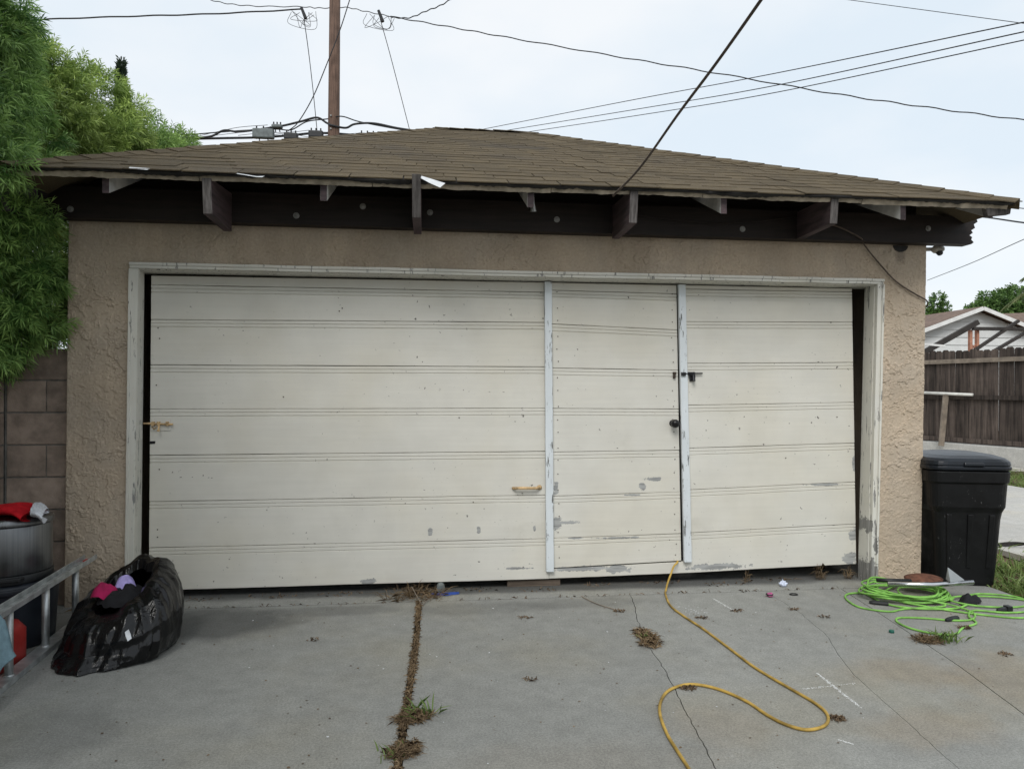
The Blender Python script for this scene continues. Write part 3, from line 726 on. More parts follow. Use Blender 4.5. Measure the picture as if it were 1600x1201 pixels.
# battens
def batten(x_top, x_bot, z0, z1, w=.052):
    f = lambda z: x_bot + (x_top - x_bot) * (z - z0) / (z1 - z0)
    return vpost('batten', lambda z: f(z) - w / 2 - .003 * (1 - z / 2), lambda z: f(z) + w / 2, DY - .034, DY - .0045, z0, z1, 'batten_paint', .004, door)
batten(.822, .842, .115, 2.157); batten(1.796, 1.848, .158, 2.157, .054)
# backing so the joints do not show daylight
MB().box(-1.84, .83, DY + .036, DY + .045, .08, 2.15).build('backing_board', 'dark', door)
MB().box(1.85, 3.10, DY + .036, DY + .045, .11, 2.15).build('backing_board', 'dark', door)
MB().box(.87, 1.76, DY + .036, DY + .045, .16, 2.15).build('backing_board', 'dark', wicket)
# nail heads down the wicket edges
m = MB()
for i in range(20):
    z = .20 + i * .099 + random.uniform(-.012, .012)
    for x in (W_l(z) + .045 + random.uniform(-.006, .006), W_r(z) - .04 + random.uniform(-.006, .006)):
        q = len(m.v); r = .0042; m.add([(x + r * math.cos(a), DY - .0085, z + r * math.sin(a)) for a in np.linspace(0, 6.28, 7)[:-1]], [(0, 1, 2, 3, 4, 5)])
for x, z in [(-1.80, .46), (-1.80, .41), (-1.79, .86), (-1.81, 1.42), (-1.79, 1.73), (-1.80, 1.80), (.79, 1.9), (.3, .61), (2.95, 1.9), (3.0, 1.2), (2.6, .9), (.2, 1.2), (-.99, 1.343), (-.6, 1.95), (-.62, 1.93)]:
    r = .005; m.add([(x + r * math.cos(a), DY - .003, z + r * math.sin(a)) for a in np.linspace(0, 6.28, 7)[:-1]], [(0, 1, 2, 3, 4, 5)])
MAT['rustdark'] = simple('dark_rust', (0.05, 0.035, 0.025), 0.8, 0.3, 40, 0)
tag(m.build('nail_heads', 'rustdark', door), kind='stuff')
MAT['rusty'] = simple('rusted_cream_metal', (0.48, 0.33, 0.17), 0.7, 0.5, 35, 0.5, 120)
MAT['blackiron'] = simple('black_iron', (0.02, 0.02, 0.022), 0.45, 0.4, 30, 0.3, 90, metal=0.4)
MAT['knob'] = simple('black_knob', (0.008, 0.008, 0.009), 0.35, 0.3, 20, 0.1)
Y0 = DY - .002
# rusty bolt at the left edge
m = MB(); m.box(-1.842, -1.718, Y0 - .004, Y0, 1.118, 1.198); m.build('bolt_plate', 'door_paint', door, bevel=.001)
m = MB(); m.tube([(-1.885, Y0 - .014, 1.166), (-1.70, Y0 - .014, 1.160)], .0065, 10)
m.tube([(-1.785, Y0 - .014, 1.163), (-1.785, Y0 - .03, 1.125)], .006, 8); m.lathe([(0, -.008), (.010, -.004), (.010, .004), (0, .008)], (-1.785, Y0 - .03, 1.120), 10)
for x in (-1.825, -1.79, -1.735): m.box(x - .008, x + .008, Y0 - .024, Y0 - .0035, 1.150, 1.178)
m.tube([(-1.835, Y0 - .008, 1.145), (-1.82, Y0 - .012, 1.128), (-1.805, Y0 - .010, 1.140)], .004, 6)
m.build('slide_bolt', 'rusty', door)
MB().box(JL(1.1) - .022, JL(1.1) + .008, .018, .10, 1.055, 1.16).build('strike_block', 'frame_paint', door, bevel=.004)
MB().add([(-1.853, Y0 - .003, 1.048), (-1.815, Y0 - .003, 1.048), (-1.818, Y0 - .003, 1.032), (-1.853, Y0 - .003, 1.028), (-1.853, Y0 + .01, 1.048), (-1.815, Y0 + .01, 1.048), (-1.818, Y0 + .01, 1.032), (-1.853, Y0 + .01, 1.028)], [(3, 2, 1, 0), (0, 1, 5, 4), (2, 3, 7, 6), (1, 2, 6, 5)]).build('latch_tongue', 'blackiron', door)
# pull handle
m = MB(); m.tube(spline([(.580, Y0, .704), (.588, Y0 - .022, .706), (.62, Y0 - .03, .708), (.72, Y0 - .03, .706), (.752, Y0 - .018, .706), (.765, Y0, .707)], 6), [.010] * 31, 10)
m.lathe([(0, 0), (.018, 0), (.016, .006), (.006, .010), (0, .010)], (0, 0, 0), 16)
nb_ = 16 * 5
for i in range(len(m.v) - nb_, len(m.v)): x, y, z = m.v[i]; m.v[i] = (.768 + x, Y0 - z, .707 + y)
m.build('pull_handle', 'rusty', door, smooth=True)
# black barrel bolt on the right batten
YB = DY - .036
m = MB(); m.box(1.788, 1.822, YB - .012, YB, 1.500, 1.524); m.box(1.822, 1.90, Y0 - .022, Y0 - .002, 1.503, 1.527); m.box(1.862, 1.905, Y0 - .010, Y0 - .001, 1.462, 1.503)
m.tube([(1.79, YB - .004, 1.513), (1.905, Y0 - .014, 1.517), (1.957, Y0 - .014, 1.518)], .0055, 8)
m.tube([(1.885, Y0 - .02, 1.505), (1.886, Y0 - .03, 1.462)], [.008, .013], 8)
m.build('barrel_bolt', 'blackiron', door, bevel=.0015)
m = MB(); m.box(1.738, 1.760, DY - .018, DY - .0045, 1.508, 1.527); m.lathe([(0, -.016), (.011, -.012), (.011, .006), (0, .010)], (1.747, DY - .014, 1.497), 8)
m.build('bolt_keeper', 'rustdark', wicket)
# door knob with its neck
m = MB(); c0 = (1.738, DY - .055, 1.157)
prof = [(0.0, .034), (.016, .032), (.027, .022), (.031, .006), (.030, -.006), (.024, -.018), (.013, -.026), (.012, -.045), (.024, -.049), (.025, -.051), (0.0, -.051)]
m.lathe(prof, (0, 0, 0), 24)
m.v = [(c0[0] + x, c0[1] - z, c0[2] + y) for x, y, z in m.v]
m.build('door_knob', 'knob', wicket, smooth=True)
MB().box(1.746, 1.786, DY - .020, DY - .0045, 1.143, 1.171).build('knob_plate', 'knob', wicket, bevel=.004)
# wall vent mouth
m = MB(); ang = np.linspace(math.pi, 2 * math.pi, 12); ring = [(3.40 + .058 * math.cos(a), 2.452 + .046 * math.sin(a)) for a in ang]
n = len(ring); m.add([(x, -.012, z) for x, z in ring] + [(x, .0, z) for x, z in ring], [tuple(range(n))] + [(i, n + i, n + i + 1, i + 1) for i in range(n - 1)])
m.build('vent_mouth', 'felt', garage)
MB().tube([(.628, -.47, 2.585), (.628, -.47, 2.545), (.632, -.46, 2.50)], [.008, .012, .020], 10).build('conduit_fitting', 'bolt', garage)

# ================================================================== BLOCK WALL (left)
bw = empty('block_wall', (-2.75, -1.5, 0), 'grey brown concrete block wall meeting the garage on its left', 'wall')
MB().box(-2.705, -2.318, .062, .22, -.05, 1.64).build('mortar_bed', 'mortar', bw)
MB().box(-2.90, -2.712, -8, .20, -.05, 1.64).build('mortar_bed', 'mortar', bw)
def blockmesh(w, d, h):
    m = MB(); m.box(0, w, 0, d, 0, h); o = m.build('block', 'block', bw, org=(0, 0, 0), bevel=.004); o.name = 'block'; return o
course = 0.2075
for r in range(8):
    z = -.004 + r * course
    cuts = [-2.692, -2.452, -2.319] if r % 2 == 0 else [-2.692, -2.319]
    for a, b in zip(cuts[:-1], cuts[1:]):
        MB().box(a + .004, b - .004, .050 + random.uniform(-.002, .002), .07, z + .0045, z + course - .0045).build('block', 'block', bw, bevel=.004)
    y = .045 - (0 if r % 2 else .2)
    first = True
    while y > -1.6:
        ln = .397 if not (first and r % 2 == 0) else .397
        y1 = (.045 if first else y); y0 = y - ln if not first or r % 2 else y
        MB().box(-2.72, -2.698 + random.uniform(-.002, .002), y0 + .004, y1 - .004, z + .0045, z + course - .0045).build('block', 'block', bw, bevel=.004)
        y = y0; first = False
MB().box(-2.72, -2.70, -8, y, -.004, 1.64).build('rendered_length', 'block', bw)

# ================================================================== HEDGE TREES (fern pines)
def foliage(name, blobs, n, mat, parent, droop=0.0, per=16, crad=.07, **kw):
    """pompom clusters of needle sprigs: each cluster radiates from a twig end on the crown's shell"""
    C0, D0 = blobs_points(blobs, max(8, n // per), inner=.25); m = len(C0); D0 = unit(D0)
    C = np.repeat(C0, per, 0); D = np.repeat(D0, per, 0)
    j = unit(RNG.normal(0, 1, C.shape)); D = unit(D * .75 + j * .85); D[:, 2] -= droop
    C = C + j * crad * RNG.uniform(.2, 1, (len(C), 1)) + D * .02
    V, F, S = sprigs(C, D, **kw)
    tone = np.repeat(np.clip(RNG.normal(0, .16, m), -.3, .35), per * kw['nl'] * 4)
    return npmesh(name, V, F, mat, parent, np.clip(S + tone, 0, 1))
def trunk(parent, pts, r0, r1, limbs=()):
    m = MB(); p = spline(pts, 6); m.tube(p, [r0 + (r1 - r0) * i / (len(p) - 1) for i in range(len(p))], 10)
    for a, b, ra in limbs: m.tube(spline([a, (Vector(a) + Vector(b)) / 2 + Vector((0, 0, .12)), b], 5), [ra * (1 - .07 * i) for i in range(11)], 7)
    return m.build('trunk', 'bark', parent, smooth=True)

# nearest tree: hangs over the block wall and across the eave end
T = empty('fern_pine_tree', (-3.35, 0.2, -.05), 'dark green needle-leaved tree hanging over the block wall at the eave', 'tree', 'trees along the block wall')
near = [(-3.5, .0, 3.05, .80, 1.0, 1.15), (-3.45, .7, 3.2, .46, .55, .75), (-2.86, .3, 3.0, .24, .5, .55), (-3.2, -.5, 2.3, .62, .55, .75), (-2.80, -.20, 2.2, .42, .22, .62), (-2.68, -.22, 1.82, .30, .15, .34),
        (-2.56, -.20, 2.10, .24, .14, .42), (-2.50, -.20, 1.84, .20, .12, .26), (-2.95, -.25, 2.75, .42, .35, .45), (-3.5, 1.1, 3.2, .38, .5, .6), (-2.70, -.30, 2.50, .22, .18, .26), (-2.74, -.72, 2.72, .2, .2, .2), (-2.44, -.17, 2.0, .12, .08, .25), (-2.40, -.64, 2.74, .11, .08, .12), (-2.5, -.5, 2.9, .14, .12, .2), (-3.3, .2, 3.95, .55, .65, .6), (-2.95, 0.0, 3.45, .35, .5, .5), (-3.0, .40, 1.95, .45, .25, .50), (-2.62, .55, 2.1, .24, .35, .7), (-2.85, -.05, 1.72, .3, .14, .25)]
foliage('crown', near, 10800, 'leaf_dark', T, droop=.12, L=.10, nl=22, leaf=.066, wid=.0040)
trunk(T, [(-3.35, .2, -.05), (-3.33, .15, 1.2), (-3.4, .1, 2.4), (-3.45, .05, 3.6)], .10, .035,
      [((-3.36, .15, 1.5), (-2.85, -.15, 2.1), .035), ((-3.4, .1, 2.2), (-2.9, .6, 3.1), .035), ((-3.4, .1, 2.0), (-3.3, -.6, 2.6), .03)])
T2 = empty('fern_pine_tree', (-3.5, 2.7, -.05), 'yellow green needle-leaved tree rising behind the left roof slope', 'tree', 'trees along the block wall')
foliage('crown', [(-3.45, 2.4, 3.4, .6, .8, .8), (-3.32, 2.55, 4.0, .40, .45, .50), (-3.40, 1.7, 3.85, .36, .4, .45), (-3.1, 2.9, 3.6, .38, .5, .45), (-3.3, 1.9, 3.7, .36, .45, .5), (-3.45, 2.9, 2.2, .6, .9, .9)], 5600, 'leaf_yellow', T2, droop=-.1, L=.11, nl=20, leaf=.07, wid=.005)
trunk(T2, [(-3.5, 2.7, -.05), (-3.5, 2.65, 1.5), (-3.45, 2.6, 3.9)], .09, .03, [((-3.5, 2.65, 2.0), (-3.15, 2.9, 3.5), .03)])
T3 = empty('fern_pine_tree', (-3.6, 4.7, -.05), 'mid green needle-leaved tree between the yellow green tree and the roof', 'tree', 'trees along the block wall')
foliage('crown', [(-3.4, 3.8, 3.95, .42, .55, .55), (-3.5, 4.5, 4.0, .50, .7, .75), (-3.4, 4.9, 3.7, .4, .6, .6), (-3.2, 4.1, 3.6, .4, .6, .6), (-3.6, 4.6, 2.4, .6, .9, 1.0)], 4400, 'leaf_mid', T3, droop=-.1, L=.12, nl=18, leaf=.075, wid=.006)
trunk(T3, [(-3.6, 4.7, -.05), (-3.6, 4.7, 2), (-3.55, 4.7, 4.3)], .09, .03)
T4 = empty('fern_pine_tree', (-3.7, 7.0, -.05), 'small far needle-leaved tree whose tip meets the overhead wires', 'tree', 'trees along the block wall')
foliage('crown', [(-4.0, 6.4, 4.4, .38, .6, .75), (-3.75, 6.3, 4.6, .26, .4, .55), (-3.62, 6.6, 4.5, .2, .3, .5), (-3.9, 6.8, 3.2, .5, .8, 1.2)], 3000, 'leaf_mid', T4, droop=-.1, L=.14, nl=16, leaf=.085, wid=.0075)
trunk(T4, [(-3.7, 7.0, -.05), (-3.7, 7, 2), (-3.65, 7, 4.6)], .09, .03)
# unseen trees added to the row, out of the picture, to shade the left
for i, (yy, hx) in enumerate(((-2.5, -3.6), (-4.6, -3.75), (-6.8, -3.7))):
    tt = empty('fern_pine_tree', (hx, yy, -.05), ['needle-leaved tree beside the driveway next to the eave tree', 'needle-leaved tree beside the driveway level with the photographer', 'needle-leaved tree beside the driveway behind the photographer'][i], 'tree', 'trees along the block wall')
    if i == 0:
        cw = foliage('crown', [(hx, yy, 3.4, .95, 1.2, 1.7), (hx + .25, yy + .2, 4.9, .9, 1.0, .9), (hx, yy - .5, 2.3, .7, .8, .9), (hx + .4, yy - .3, 4.2, .85, 1.0, 1.0)], 2300, 'leaf_dark', tt, L=.25, nl=16, leaf=.12, wid=.016)
        tk = trunk(tt, [(hx, yy, -.05), (hx, yy, 2), (hx, yy, 5)], .1, .04)
    else:
        instance('crown', cw.data, tt, (hx, yy, -.05)); instance('trunk', tk.data, tt, (hx, yy, -.05))
# cypress tip far behind
T5 = empty('cypress_tree', (-13.85, 29, 0), 'slim dark cypress tip standing behind the left trees', 'tree')
zz = np.sort(RNG.uniform(3, 15.4, 1500)); rad = np.clip((15.5 - zz) * .07, 0.01, .7); an = RNG.uniform(0, 6.28, 1500)
zz[:40] = RNG.uniform(15.4, 15.75, 40); rad[:40] = .01
C = np.stack([-13.85 + rad * np.cos(an) + .25 * np.sin(zz * 2) * .2, 29 + rad * np.sin(an), zz], 1); D = np.stack([np.cos(an) * .3, np.sin(an) * .3, np.ones(1500)], 1)
V, F, S = sprigs(C, D, L=.5, nl=10, leaf=.22, wid=.035, spread=.3); npmesh('crown', V, F, 'cypress', T5, S)
MB().tube([(-13.85, 29, 0), (-13.85, 29, 14)], [.2, .04], 8).build('trunk', 'bark', T5)

# ================================================================== THINGS BY THE LEFT WALL
MAT['steel'] = None
k = NT('brushed_steel')
br = k.noise(1, 3, 0.6, stretch=(90, 90, 1.5))
MAT['steel'] = k.out(k.scalecol((0.17, 0.175, 0.18), k.ramp(br, .3, .7, .85, 1.1)), k.ramp(k.noise(6, 4), .3, .7, .28, .42), k.bump(br, .05, .002), 1.0)
MAT['navyplastic'] = simple('dark_navy_plastic', (0.016, 0.020, 0.028), 0.5, 0.3, 9, 0.15)
MAT['blackplastic'] = simple('black_plastic', (0.012, 0.013, 0.014), 0.45, 0.3, 9, 0.2, 120)
tx, ty = -2.30, -.62
tub = empty('plastic_tub', (tx, ty, 0), 'dark navy round plastic tub under the steel pedal bin', 'tub')
MB().lathe([(0, .0), (.205, .0), (.212, .01), (.232, .30), (.243, .305), (.245, .33), (.234, .335), (.228, .33), (.205, .02), (0, .018)][::1], (tx, ty, .0015), 48).build('body', 'navyplastic', tub, smooth=True, bevel=.003)
MB().lathe([(0, .318), (.229, .318), (.236, .322), (.236, .342), (.20, .348), (0, .348)], (tx, ty, .0015), 48).build('lid', 'navyplastic', tub, smooth=True)
canb = empty('pedal_bin', (tx, ty, .35), 'brushed steel round bin standing on the dark tub', 'bin')
MB().lathe([(0, .351), (.203, .351), (.206, .354), (.206, .395), (.2, .398), (0, .398)], (tx, ty, 0), 48).build('base_ring', 'blackplastic', canb, smooth=True, bevel=.002)
MB().lathe([(0, .40), (.2, .40), (.2, .655), (0, .655)], (tx, ty, 0), 64).build('body', 'steel', canb, smooth=True, bevel=.003)
lid = MB().lathe([(0, .657), (.205, .657), (.207, .662), (.206, .684), (.196, .696), (.15, .706), (.08, .710), (0, .711)], (tx, ty, 0), 64).build('lid', 'steel', canb, smooth=True)
MB().hexa([(tx + .06, ty - .215, .372), (tx + .15, ty - .185, .372), (tx + .15, ty - .12, .372), (tx + .06, ty - .15, .372), (tx + .06, ty - .215, .392), (tx + .15, ty - .185, .392), (tx + .15, ty - .12, .392), (tx + .06, ty - .15, .392)]).build('pedal', 'blackplastic', canb, bevel=.004)

# Santa hat: soft red cone lying over the lid, white fur band hanging at the rim
MAT['redfelt'] = simple('red_felt', (0.42, 0.012, 0.018), 0.95, 0.2, 30, 0.5, 200, spec=0.1)
MAT['whitefur'] = simple('white_plush', (0.66, 0.68, 0.72), 0.95, 0.12, 30, 1.0, 160, spec=0.1, bdist=.01)
hat = empty('felt_hat', (tx + .05, ty - .05, .715), 'red felt hat with a white plush band draped over the steel bin', 'hat')
def hatf(u, v):
    a = v * 2 * math.pi; w = .115 * u + .012; h = .030 * u + .006
    cx_, cy_ = tx - .33 + .50 * u, ty - .05 - .03 * u
    z = .715 + h * (1 + .9 * math.sin(a)) + .006 * math.sin(u * 11) * math.sin(a)
    if u > .78: z -= (u - .78) ** 2 * .9
    return (cx_ + .02 * math.cos(a) * math.sin(u * 3), cy_ + w * math.cos(a) + .006 * math.sin(u * 17), max(z, .7135 if u < .8 else .64) + .004 * mn.noise((u * 9, math.cos(a) * 2, 1)))
MB().grid(hatf, 26, 24).build('cone', 'redfelt', hat, smooth=True)
def band(u, v):
    a = v * 2 * math.pi
    cx_, cy_ = tx + .165 + .062 * u, ty - .08 - .004 * u
    w = .125; h = .034
    z = .715 + h * (1 + math.sin(a)) - .035 * u - .010
    x = cx_ + .045 * math.cos(a) * -1
    fz = .006 * mn.noise((u * 20, math.cos(a) * 6, math.sin(a) * 6))
    return (x, cy_ + (w + fz) * math.cos(a), z + fz + .012 * math.sin(u * 3.1) )
MB().grid(band, 12, 40).build('fur_band', 'whitefur', hat, smooth=True)

# ladder on its edge
MAT['alu'] = simple('dull_aluminium', (0.50, 0.52, 0.52), 0.45, 0.3, 14, 0.25, 70, metal=0.75)
lad = empty('aluminium_ladder', (-1.97, -1.0, 0), 'aluminium ladder lying on its edge between the bag and the bins', 'ladder')
la, lb = Vector((-2.085, -.16, 0)), Vector((-1.90, -2.15, 0)); ld = (lb - la).normalized(); ln_ = Vector((-ld.y, ld.x, 0))
def rail(z, flip):
    m = MB(); h = .034; w = .072
    m.beam(la + Vector((0, 0, z)), lb + Vector((0, 0, z)), w, .005)
    for s in (-1, 1): m.beam(la + ln_ * s * (w / 2 - .003) + Vector((0, 0, z + flip * .0145)), lb + ln_ * s * (w / 2 - .003) + Vector((0, 0, z + flip * .0145)), .006, .024)
    return m.build('rail', 'alu', lad, bevel=.0015)
rail(.0275, -1); rail(.345, 1)
for t in (.24, .64, 1.04, 1.44, 1.84):
    p = la + ld * t
    ro_ = MB().tube([p + Vector((0, 0, .0295)), p + Vector((0, 0, .341))], .0185, 16).build('rung', 'alu', lad, smooth=True)
    m = MB().lathe([(0.0, 0), (.025, 0), (.024, .006), (.0, .006)], (p.x, p.y, .0288), 16).build('collar', 'alu', ro_, smooth=True)
MB().beam(la + Vector((0, 0, .350)) + ld * .04, la + Vector((0, 0, .350)) + ld * .09, .03, .005).build('end_label', simple('red_sticker', (0.5, 0.04, 0.03), 0.5, 0.2, 20, 0), lad)

# pale blue cloth thrown over the near end of the ladder
MAT['bluecloth'] = simple('faded_blue_towel', (0.165, 0.25, 0.29), 0.95, 0.15, 40, 0.8, 220, spec=0.1)
def cloth(u, v):
    # u along the ladder, v across: from behind, over the rail, down the front
    p = la + ld * (1.22 + .50 * u)
    prof = [(-.10, .05), (-.085, .18), (-.06, .30), (-.035, .362), (0.0, .378), (.035, .366), (.056, .30), (.072, .20), (.085, .10), (.095, .045)]
    t = v * 9; i = min(8, int(t)); q = t - i
    d = prof[i][0] * (1 - q) + prof[i + 1][0] * q; z = prof[i][1] * (1 - q) + prof[i + 1][1] * q
    fold = .014 * math.sin(u * 16 + v * 2) * abs(v - .45) * 2 + .008 * mn.noise((u * 6, v * 5, 2))
    z = z + (.06 * math.sin(u * 4 + 1) + .12 * max(0, .35 - u) / .35) * max(0, v - .5) * 1.6
    p = p - ln_ * (-(d + fold)) if ln_.x > 0 else p + ln_ * (d + fold)
    return (p.x, p.y, max(z, .012))
co = MB().grid(cloth, 40, 45).build('cloth', 'bluecloth', None, smooth=True)
sm = co.modifiers.new('thick', 'SOLIDIFY'); sm.thickness = .005
tag(co, 'pale blue towel thrown over the near end of the ladder', 'towel')
# red plastic jug behind the ladder
MAT['redplastic'] = simple('faded_red_plastic', (0.30, 0.024, 0.02), 0.5, 0.3, 10, 0.2)
jug = empty('plastic_can', (-2.15, -1.02, 0), 'faded red plastic can behind the ladder under the blue towel', 'can')
def rrect(w, d, r, n=6):
    out = []
    for cx_, cy_, a0 in ((w / 2 - r, d / 2 - r, 0), (-w / 2 + r, d / 2 - r, 90), (-w / 2 + r, -d / 2 + r, 180), (w / 2 - r, -d / 2 + r, 270)):
        for i in range(n + 1):
            a = math.radians(a0 + 90 * i / n); out.append((cx_ + r * math.cos(a), cy_ + r * math.sin(a)))
    return out
def loft(secs, c, rot=0.0):
    """secs: (z, w, d, r[, dx, dy]) rounded-rectangle sections"""
    m = MB(); n = len(rrect(1, 1, .1)); vs = []; cr, sr = math.cos(rot), math.sin(rot)
    for s in secs:
        z, w, d, r = s[:4]; dx, dy = (s[4], s[5]) if len(s) > 4 else (0, 0)
        for x, y in rrect(w, d, min(r, w / 2 - 1e-4, d / 2 - 1e-4)):
            x += dx; y += dy; vs.append((c[0] + x * cr - y * sr, c[1] + x * sr + y * cr, c[2] + z))
    k_ = len(secs)
    fs = [(i * n + j, i * n + (j + 1) % n, (i + 1) * n + (j + 1) % n, (i + 1) * n + j) for i in range(k_ - 1) for j in range(n)]
    fs += [tuple(range(n - 1, -1, -1)), tuple(range((k_ - 1) * n, k_ * n))]
    m.add(vs, fs); return m
loft([(0, .24, .16, .03), (.01, .26, .18, .04), (.17, .26, .18, .04), (.215, .20, .14, .04), (.22, .10, .10, .03)], (-2.15, -1.02, .0015), 1.5).build('body', 'redplastic', jug, smooth=True)
MB().tube(spline([(-2.15, -1.09, .20), (-2.15, -1.07, .26), (-2.15, -.99, .27), (-2.15, -.94, .20)], 6), .012, 8).build('handle', 'redplastic', jug, smooth=True)
MB().lathe([(0, .215), (.028, .215), (.028, .245), (0, .245)], (-2.15, -1.085, 0), 14).build('cap', 'blackplastic', jug)

# open black refuse sack with clothes
k = NT('black_sack_film')
cr1 = k.noise(9, 3, 0.5, dist=2.2, stretch=(1.5, 1.5, .5))
nb = k.bump(cr1, .35, .02); nb = k.bump(k.noise(26, 2, .5, dist=2.5, stretch=(1, 1, .4)), .3, .006, nb)
MAT['sack'] = k.out((0.004, 0.004, 0.0045), k.ramp(k.noise(5, 3), .3, .7, .16, .28), nb, 0, .38)
bag = empty('refuse_sack', (-1.66, -.76, 0), 'open black refuse sack stuffed with clothes beside the ladder', 'bag')
bc = Vector((-1.665, -.745, 0))
ridge = lambda p, s: 1 - 2 * math.sqrt(mn.noise(Vector(p) * s) ** 2 + .006)
def sackf(u, v):
    a = u * 2 * math.pi
    # heights: 0 ground .. 1 rim, then folded inwards
    rx, ry = .265, .36
    prof = [(0.0, .90), (.03, .99), (.12, 1.05), (.32, 1.09), (.55, 1.07), (.76, 1.0), (.90, .90), (1.0, .74), (1.03, .60), (.98, .50), (.86, .46)]
    t = v * (len(prof) - 1); i = min(len(prof) - 2, int(t)); q = t - i
    h = prof[i][0] * (1 - q) + prof[i + 1][0] * q; r = prof[i][1] * (1 - q) + prof[i + 1][1] * q
    ca, sa = math.cos(a), math.sin(a)
    top = .32 + .135 * max(-1, min(1, .75 * ca + .35 * sa))               # the rim stands higher on the right
    big = .040 * mn.noise((ca * 1.9, sa * 1.9, v * 1.7 + 3))
    crease = .030 * ridge((ca * 1.6 + .5 * v, sa * 1.6, v * .30), 2.3) + .013 * ridge((ca * 2 - .8 * v, sa * 2 + 2, v * .6), 3.4)
    crease += .010 * ridge((ca + 4, sa, v * 2.6), 3.0) * (1 - abs(v - .35))
    rimf = .020 * math.sin(a * 8 + 1.3 * math.sin(a * 3)) * max(0, v - .5) * 2
    fold = big + crease - .02 + rimf
    low = max(0.0, 1 - h / .30)
    ex = 1.0 + .42 * low * max(0, -sa * .55 - ca * .75) ** 3
    x = rx * ca * r * ex * (1 + fold * 2.2) + .025 * min(h, 1); y = ry * sa * r * ex * (1 + fold * 2.2) + .02 * h
    z = h * top * (1 + .5 * (crease - .02)) + big * .6 * h + .02 * max(0, h - .8) * math.sin(a * 7)
    rot = .42; X = x * math.cos(rot) - y * math.sin(rot); Y = x * math.sin(rot) + y * math.cos(rot)
    return (bc.x + X, bc.y + Y, max(z, .003))
MB().grid(sackf, 220, 110).build('sack', 'sack', bag, smooth=True)
MAT['magenta'] = simple('magenta_fabric', (0.32, 0.008, 0.07), 0.9, 0.25, 25, 0.6, 120)
MAT['lavender'] = simple('lavender_fabric', (0.40, 0.34, 0.66), 0.9, 0.2, 25, 0.6, 120)
MAT['darkcloth'] = simple('black_fabric', (0.01, 0.01, 0.012), 0.95, 0.3, 25, 0.6, 120)
def heap(name, c, rx, ry, h, mat, seed, rot=0.0, parent=bag):
    def fn(u, v):
        a = u * 2 * math.pi; r = 1 - v
        w = 1 + .25 * mn.noise((math.cos(a) * 1.5, math.sin(a) * 1.5, seed))
        x = rx * r * w * math.cos(a); y = ry * r * w * math.sin(a)
        z = h * (1 - r ** 3.0) + .03 * mn.noise((x * 16, y * 16, seed)) + .012 * mn.noise((x * 40, y * 40, seed))
        return (c[0] + x * math.cos(rot) - y * math.sin(rot), c[1] + x * math.sin(rot) + y * math.cos(rot), c[2] + z)
    return MB().grid(fn, 40, 14).build(name, mat, parent, smooth=True)
heap('stuffing', (bc.x - .0, bc.y + .02, .245), .13, .16, .07, 'darkcloth', 3, .4)
heap('garment', (bc.x - .085, bc.y - .0, .278), .075, .08, .06, 'magenta', 8, .2)
heap('garment', (bc.x - .005, bc.y + .06, .285), .050, .062, .072, 'lavender', 12, -.5)
tg = lambda u, v: tuple(Vector(sackf(u, v)) + Vector((.25, -.95, .2)) * .009)
sheetpiece('price_tag', [(tg(.742, .46), tg(.752, .47)), (tg(.746, .42), tg(.758, .43)), (tg(.752, .38), tg(.762, .39))], 'flash', bag)

# ================================================================== WHEELED BIN (right)
k = NT('scuffed_black_bin_plastic')
sc = k.math('MULTIPLY', k.ramp(k.noise(60, 3, .6, stretch=(1, 1, .35), dist=1.5), .66, .70), k.ramp(k.noise(5, 3, loc=(2, 2, 2)), .45, .6))
c = k.mix(k.math('MULTIPLY', sc, .5), (0.006, 0.0063, 0.0068), (0.20, 0.20, 0.20))
dust = k.ramp(k.noise(4, 5), .45, .75, 0, .015)
c = k.mix(dust, c, (0.2, 0.2, 0.19))
MAT['bin'] = k.out(c, k.ramp(k.noise(12, 4), .3, .7, .36, .55), k.bump(k.noise(160, 2), .12, .002), 0, .22)
k = NT('dusty_blue_black_lid'); c = k.mix(k.ramp(k.noise(5, 5), .4, .7, .15, .5), (0.005, 0.0065, 0.009), (0.018, 0.024, 0.034))
MAT['binlid'] = k.out(c, .34, k.bump(k.noise(140, 2), .1, .002), 0, .35)
bx_, by_, brot = 3.875, .06, math.radians(-14)
wb_ = empty('wheeled_bin', (bx_, by_, 0), 'black wheeled rubbish bin with a domed lid beside the garage', 'bin')
S = []
body = [(.004, .39, .41, .05), (.03, .395, .42, .055), (.12, .41, .44, .06), (.48, .455, .495, .07), (.53, .470, .507, .07), (.57, .505, .535, .075), (.74, .525, .555, .08), (.745, .548, .578, .09), (.825, .555, .585, .09), (.828, .535, .565, .08), (.832, .52, .55, .08)]
loft(body, (bx_, by_, .001), brot).build('body', 'bin', wb_, smooth=False, bevel=.006)
def bl(x, y, z): return (bx_ + x * math.cos(brot) - y * math.sin(brot), by_ + x * math.sin(brot) + y * math.cos(brot), z)
for xx in (-.13, 0, .13):        # moulded ribs on the front face
    m = MB(); w0, w1 = .016, .019
    m.hexa([bl(xx - w0, -.227, .13), bl(xx + w0, -.227, .13), bl(xx + w0, -.20, .13), bl(xx - w0, -.20, .13), bl(xx * 1.1 - w1, -.262, .52), bl(xx * 1.1 + w1, -.262, .52), bl(xx * 1.1 + w1, -.22, .52), bl(xx * 1.1 - w1, -.22, .52)])
    m.build('rib', 'bin', wb_, bevel=.006)
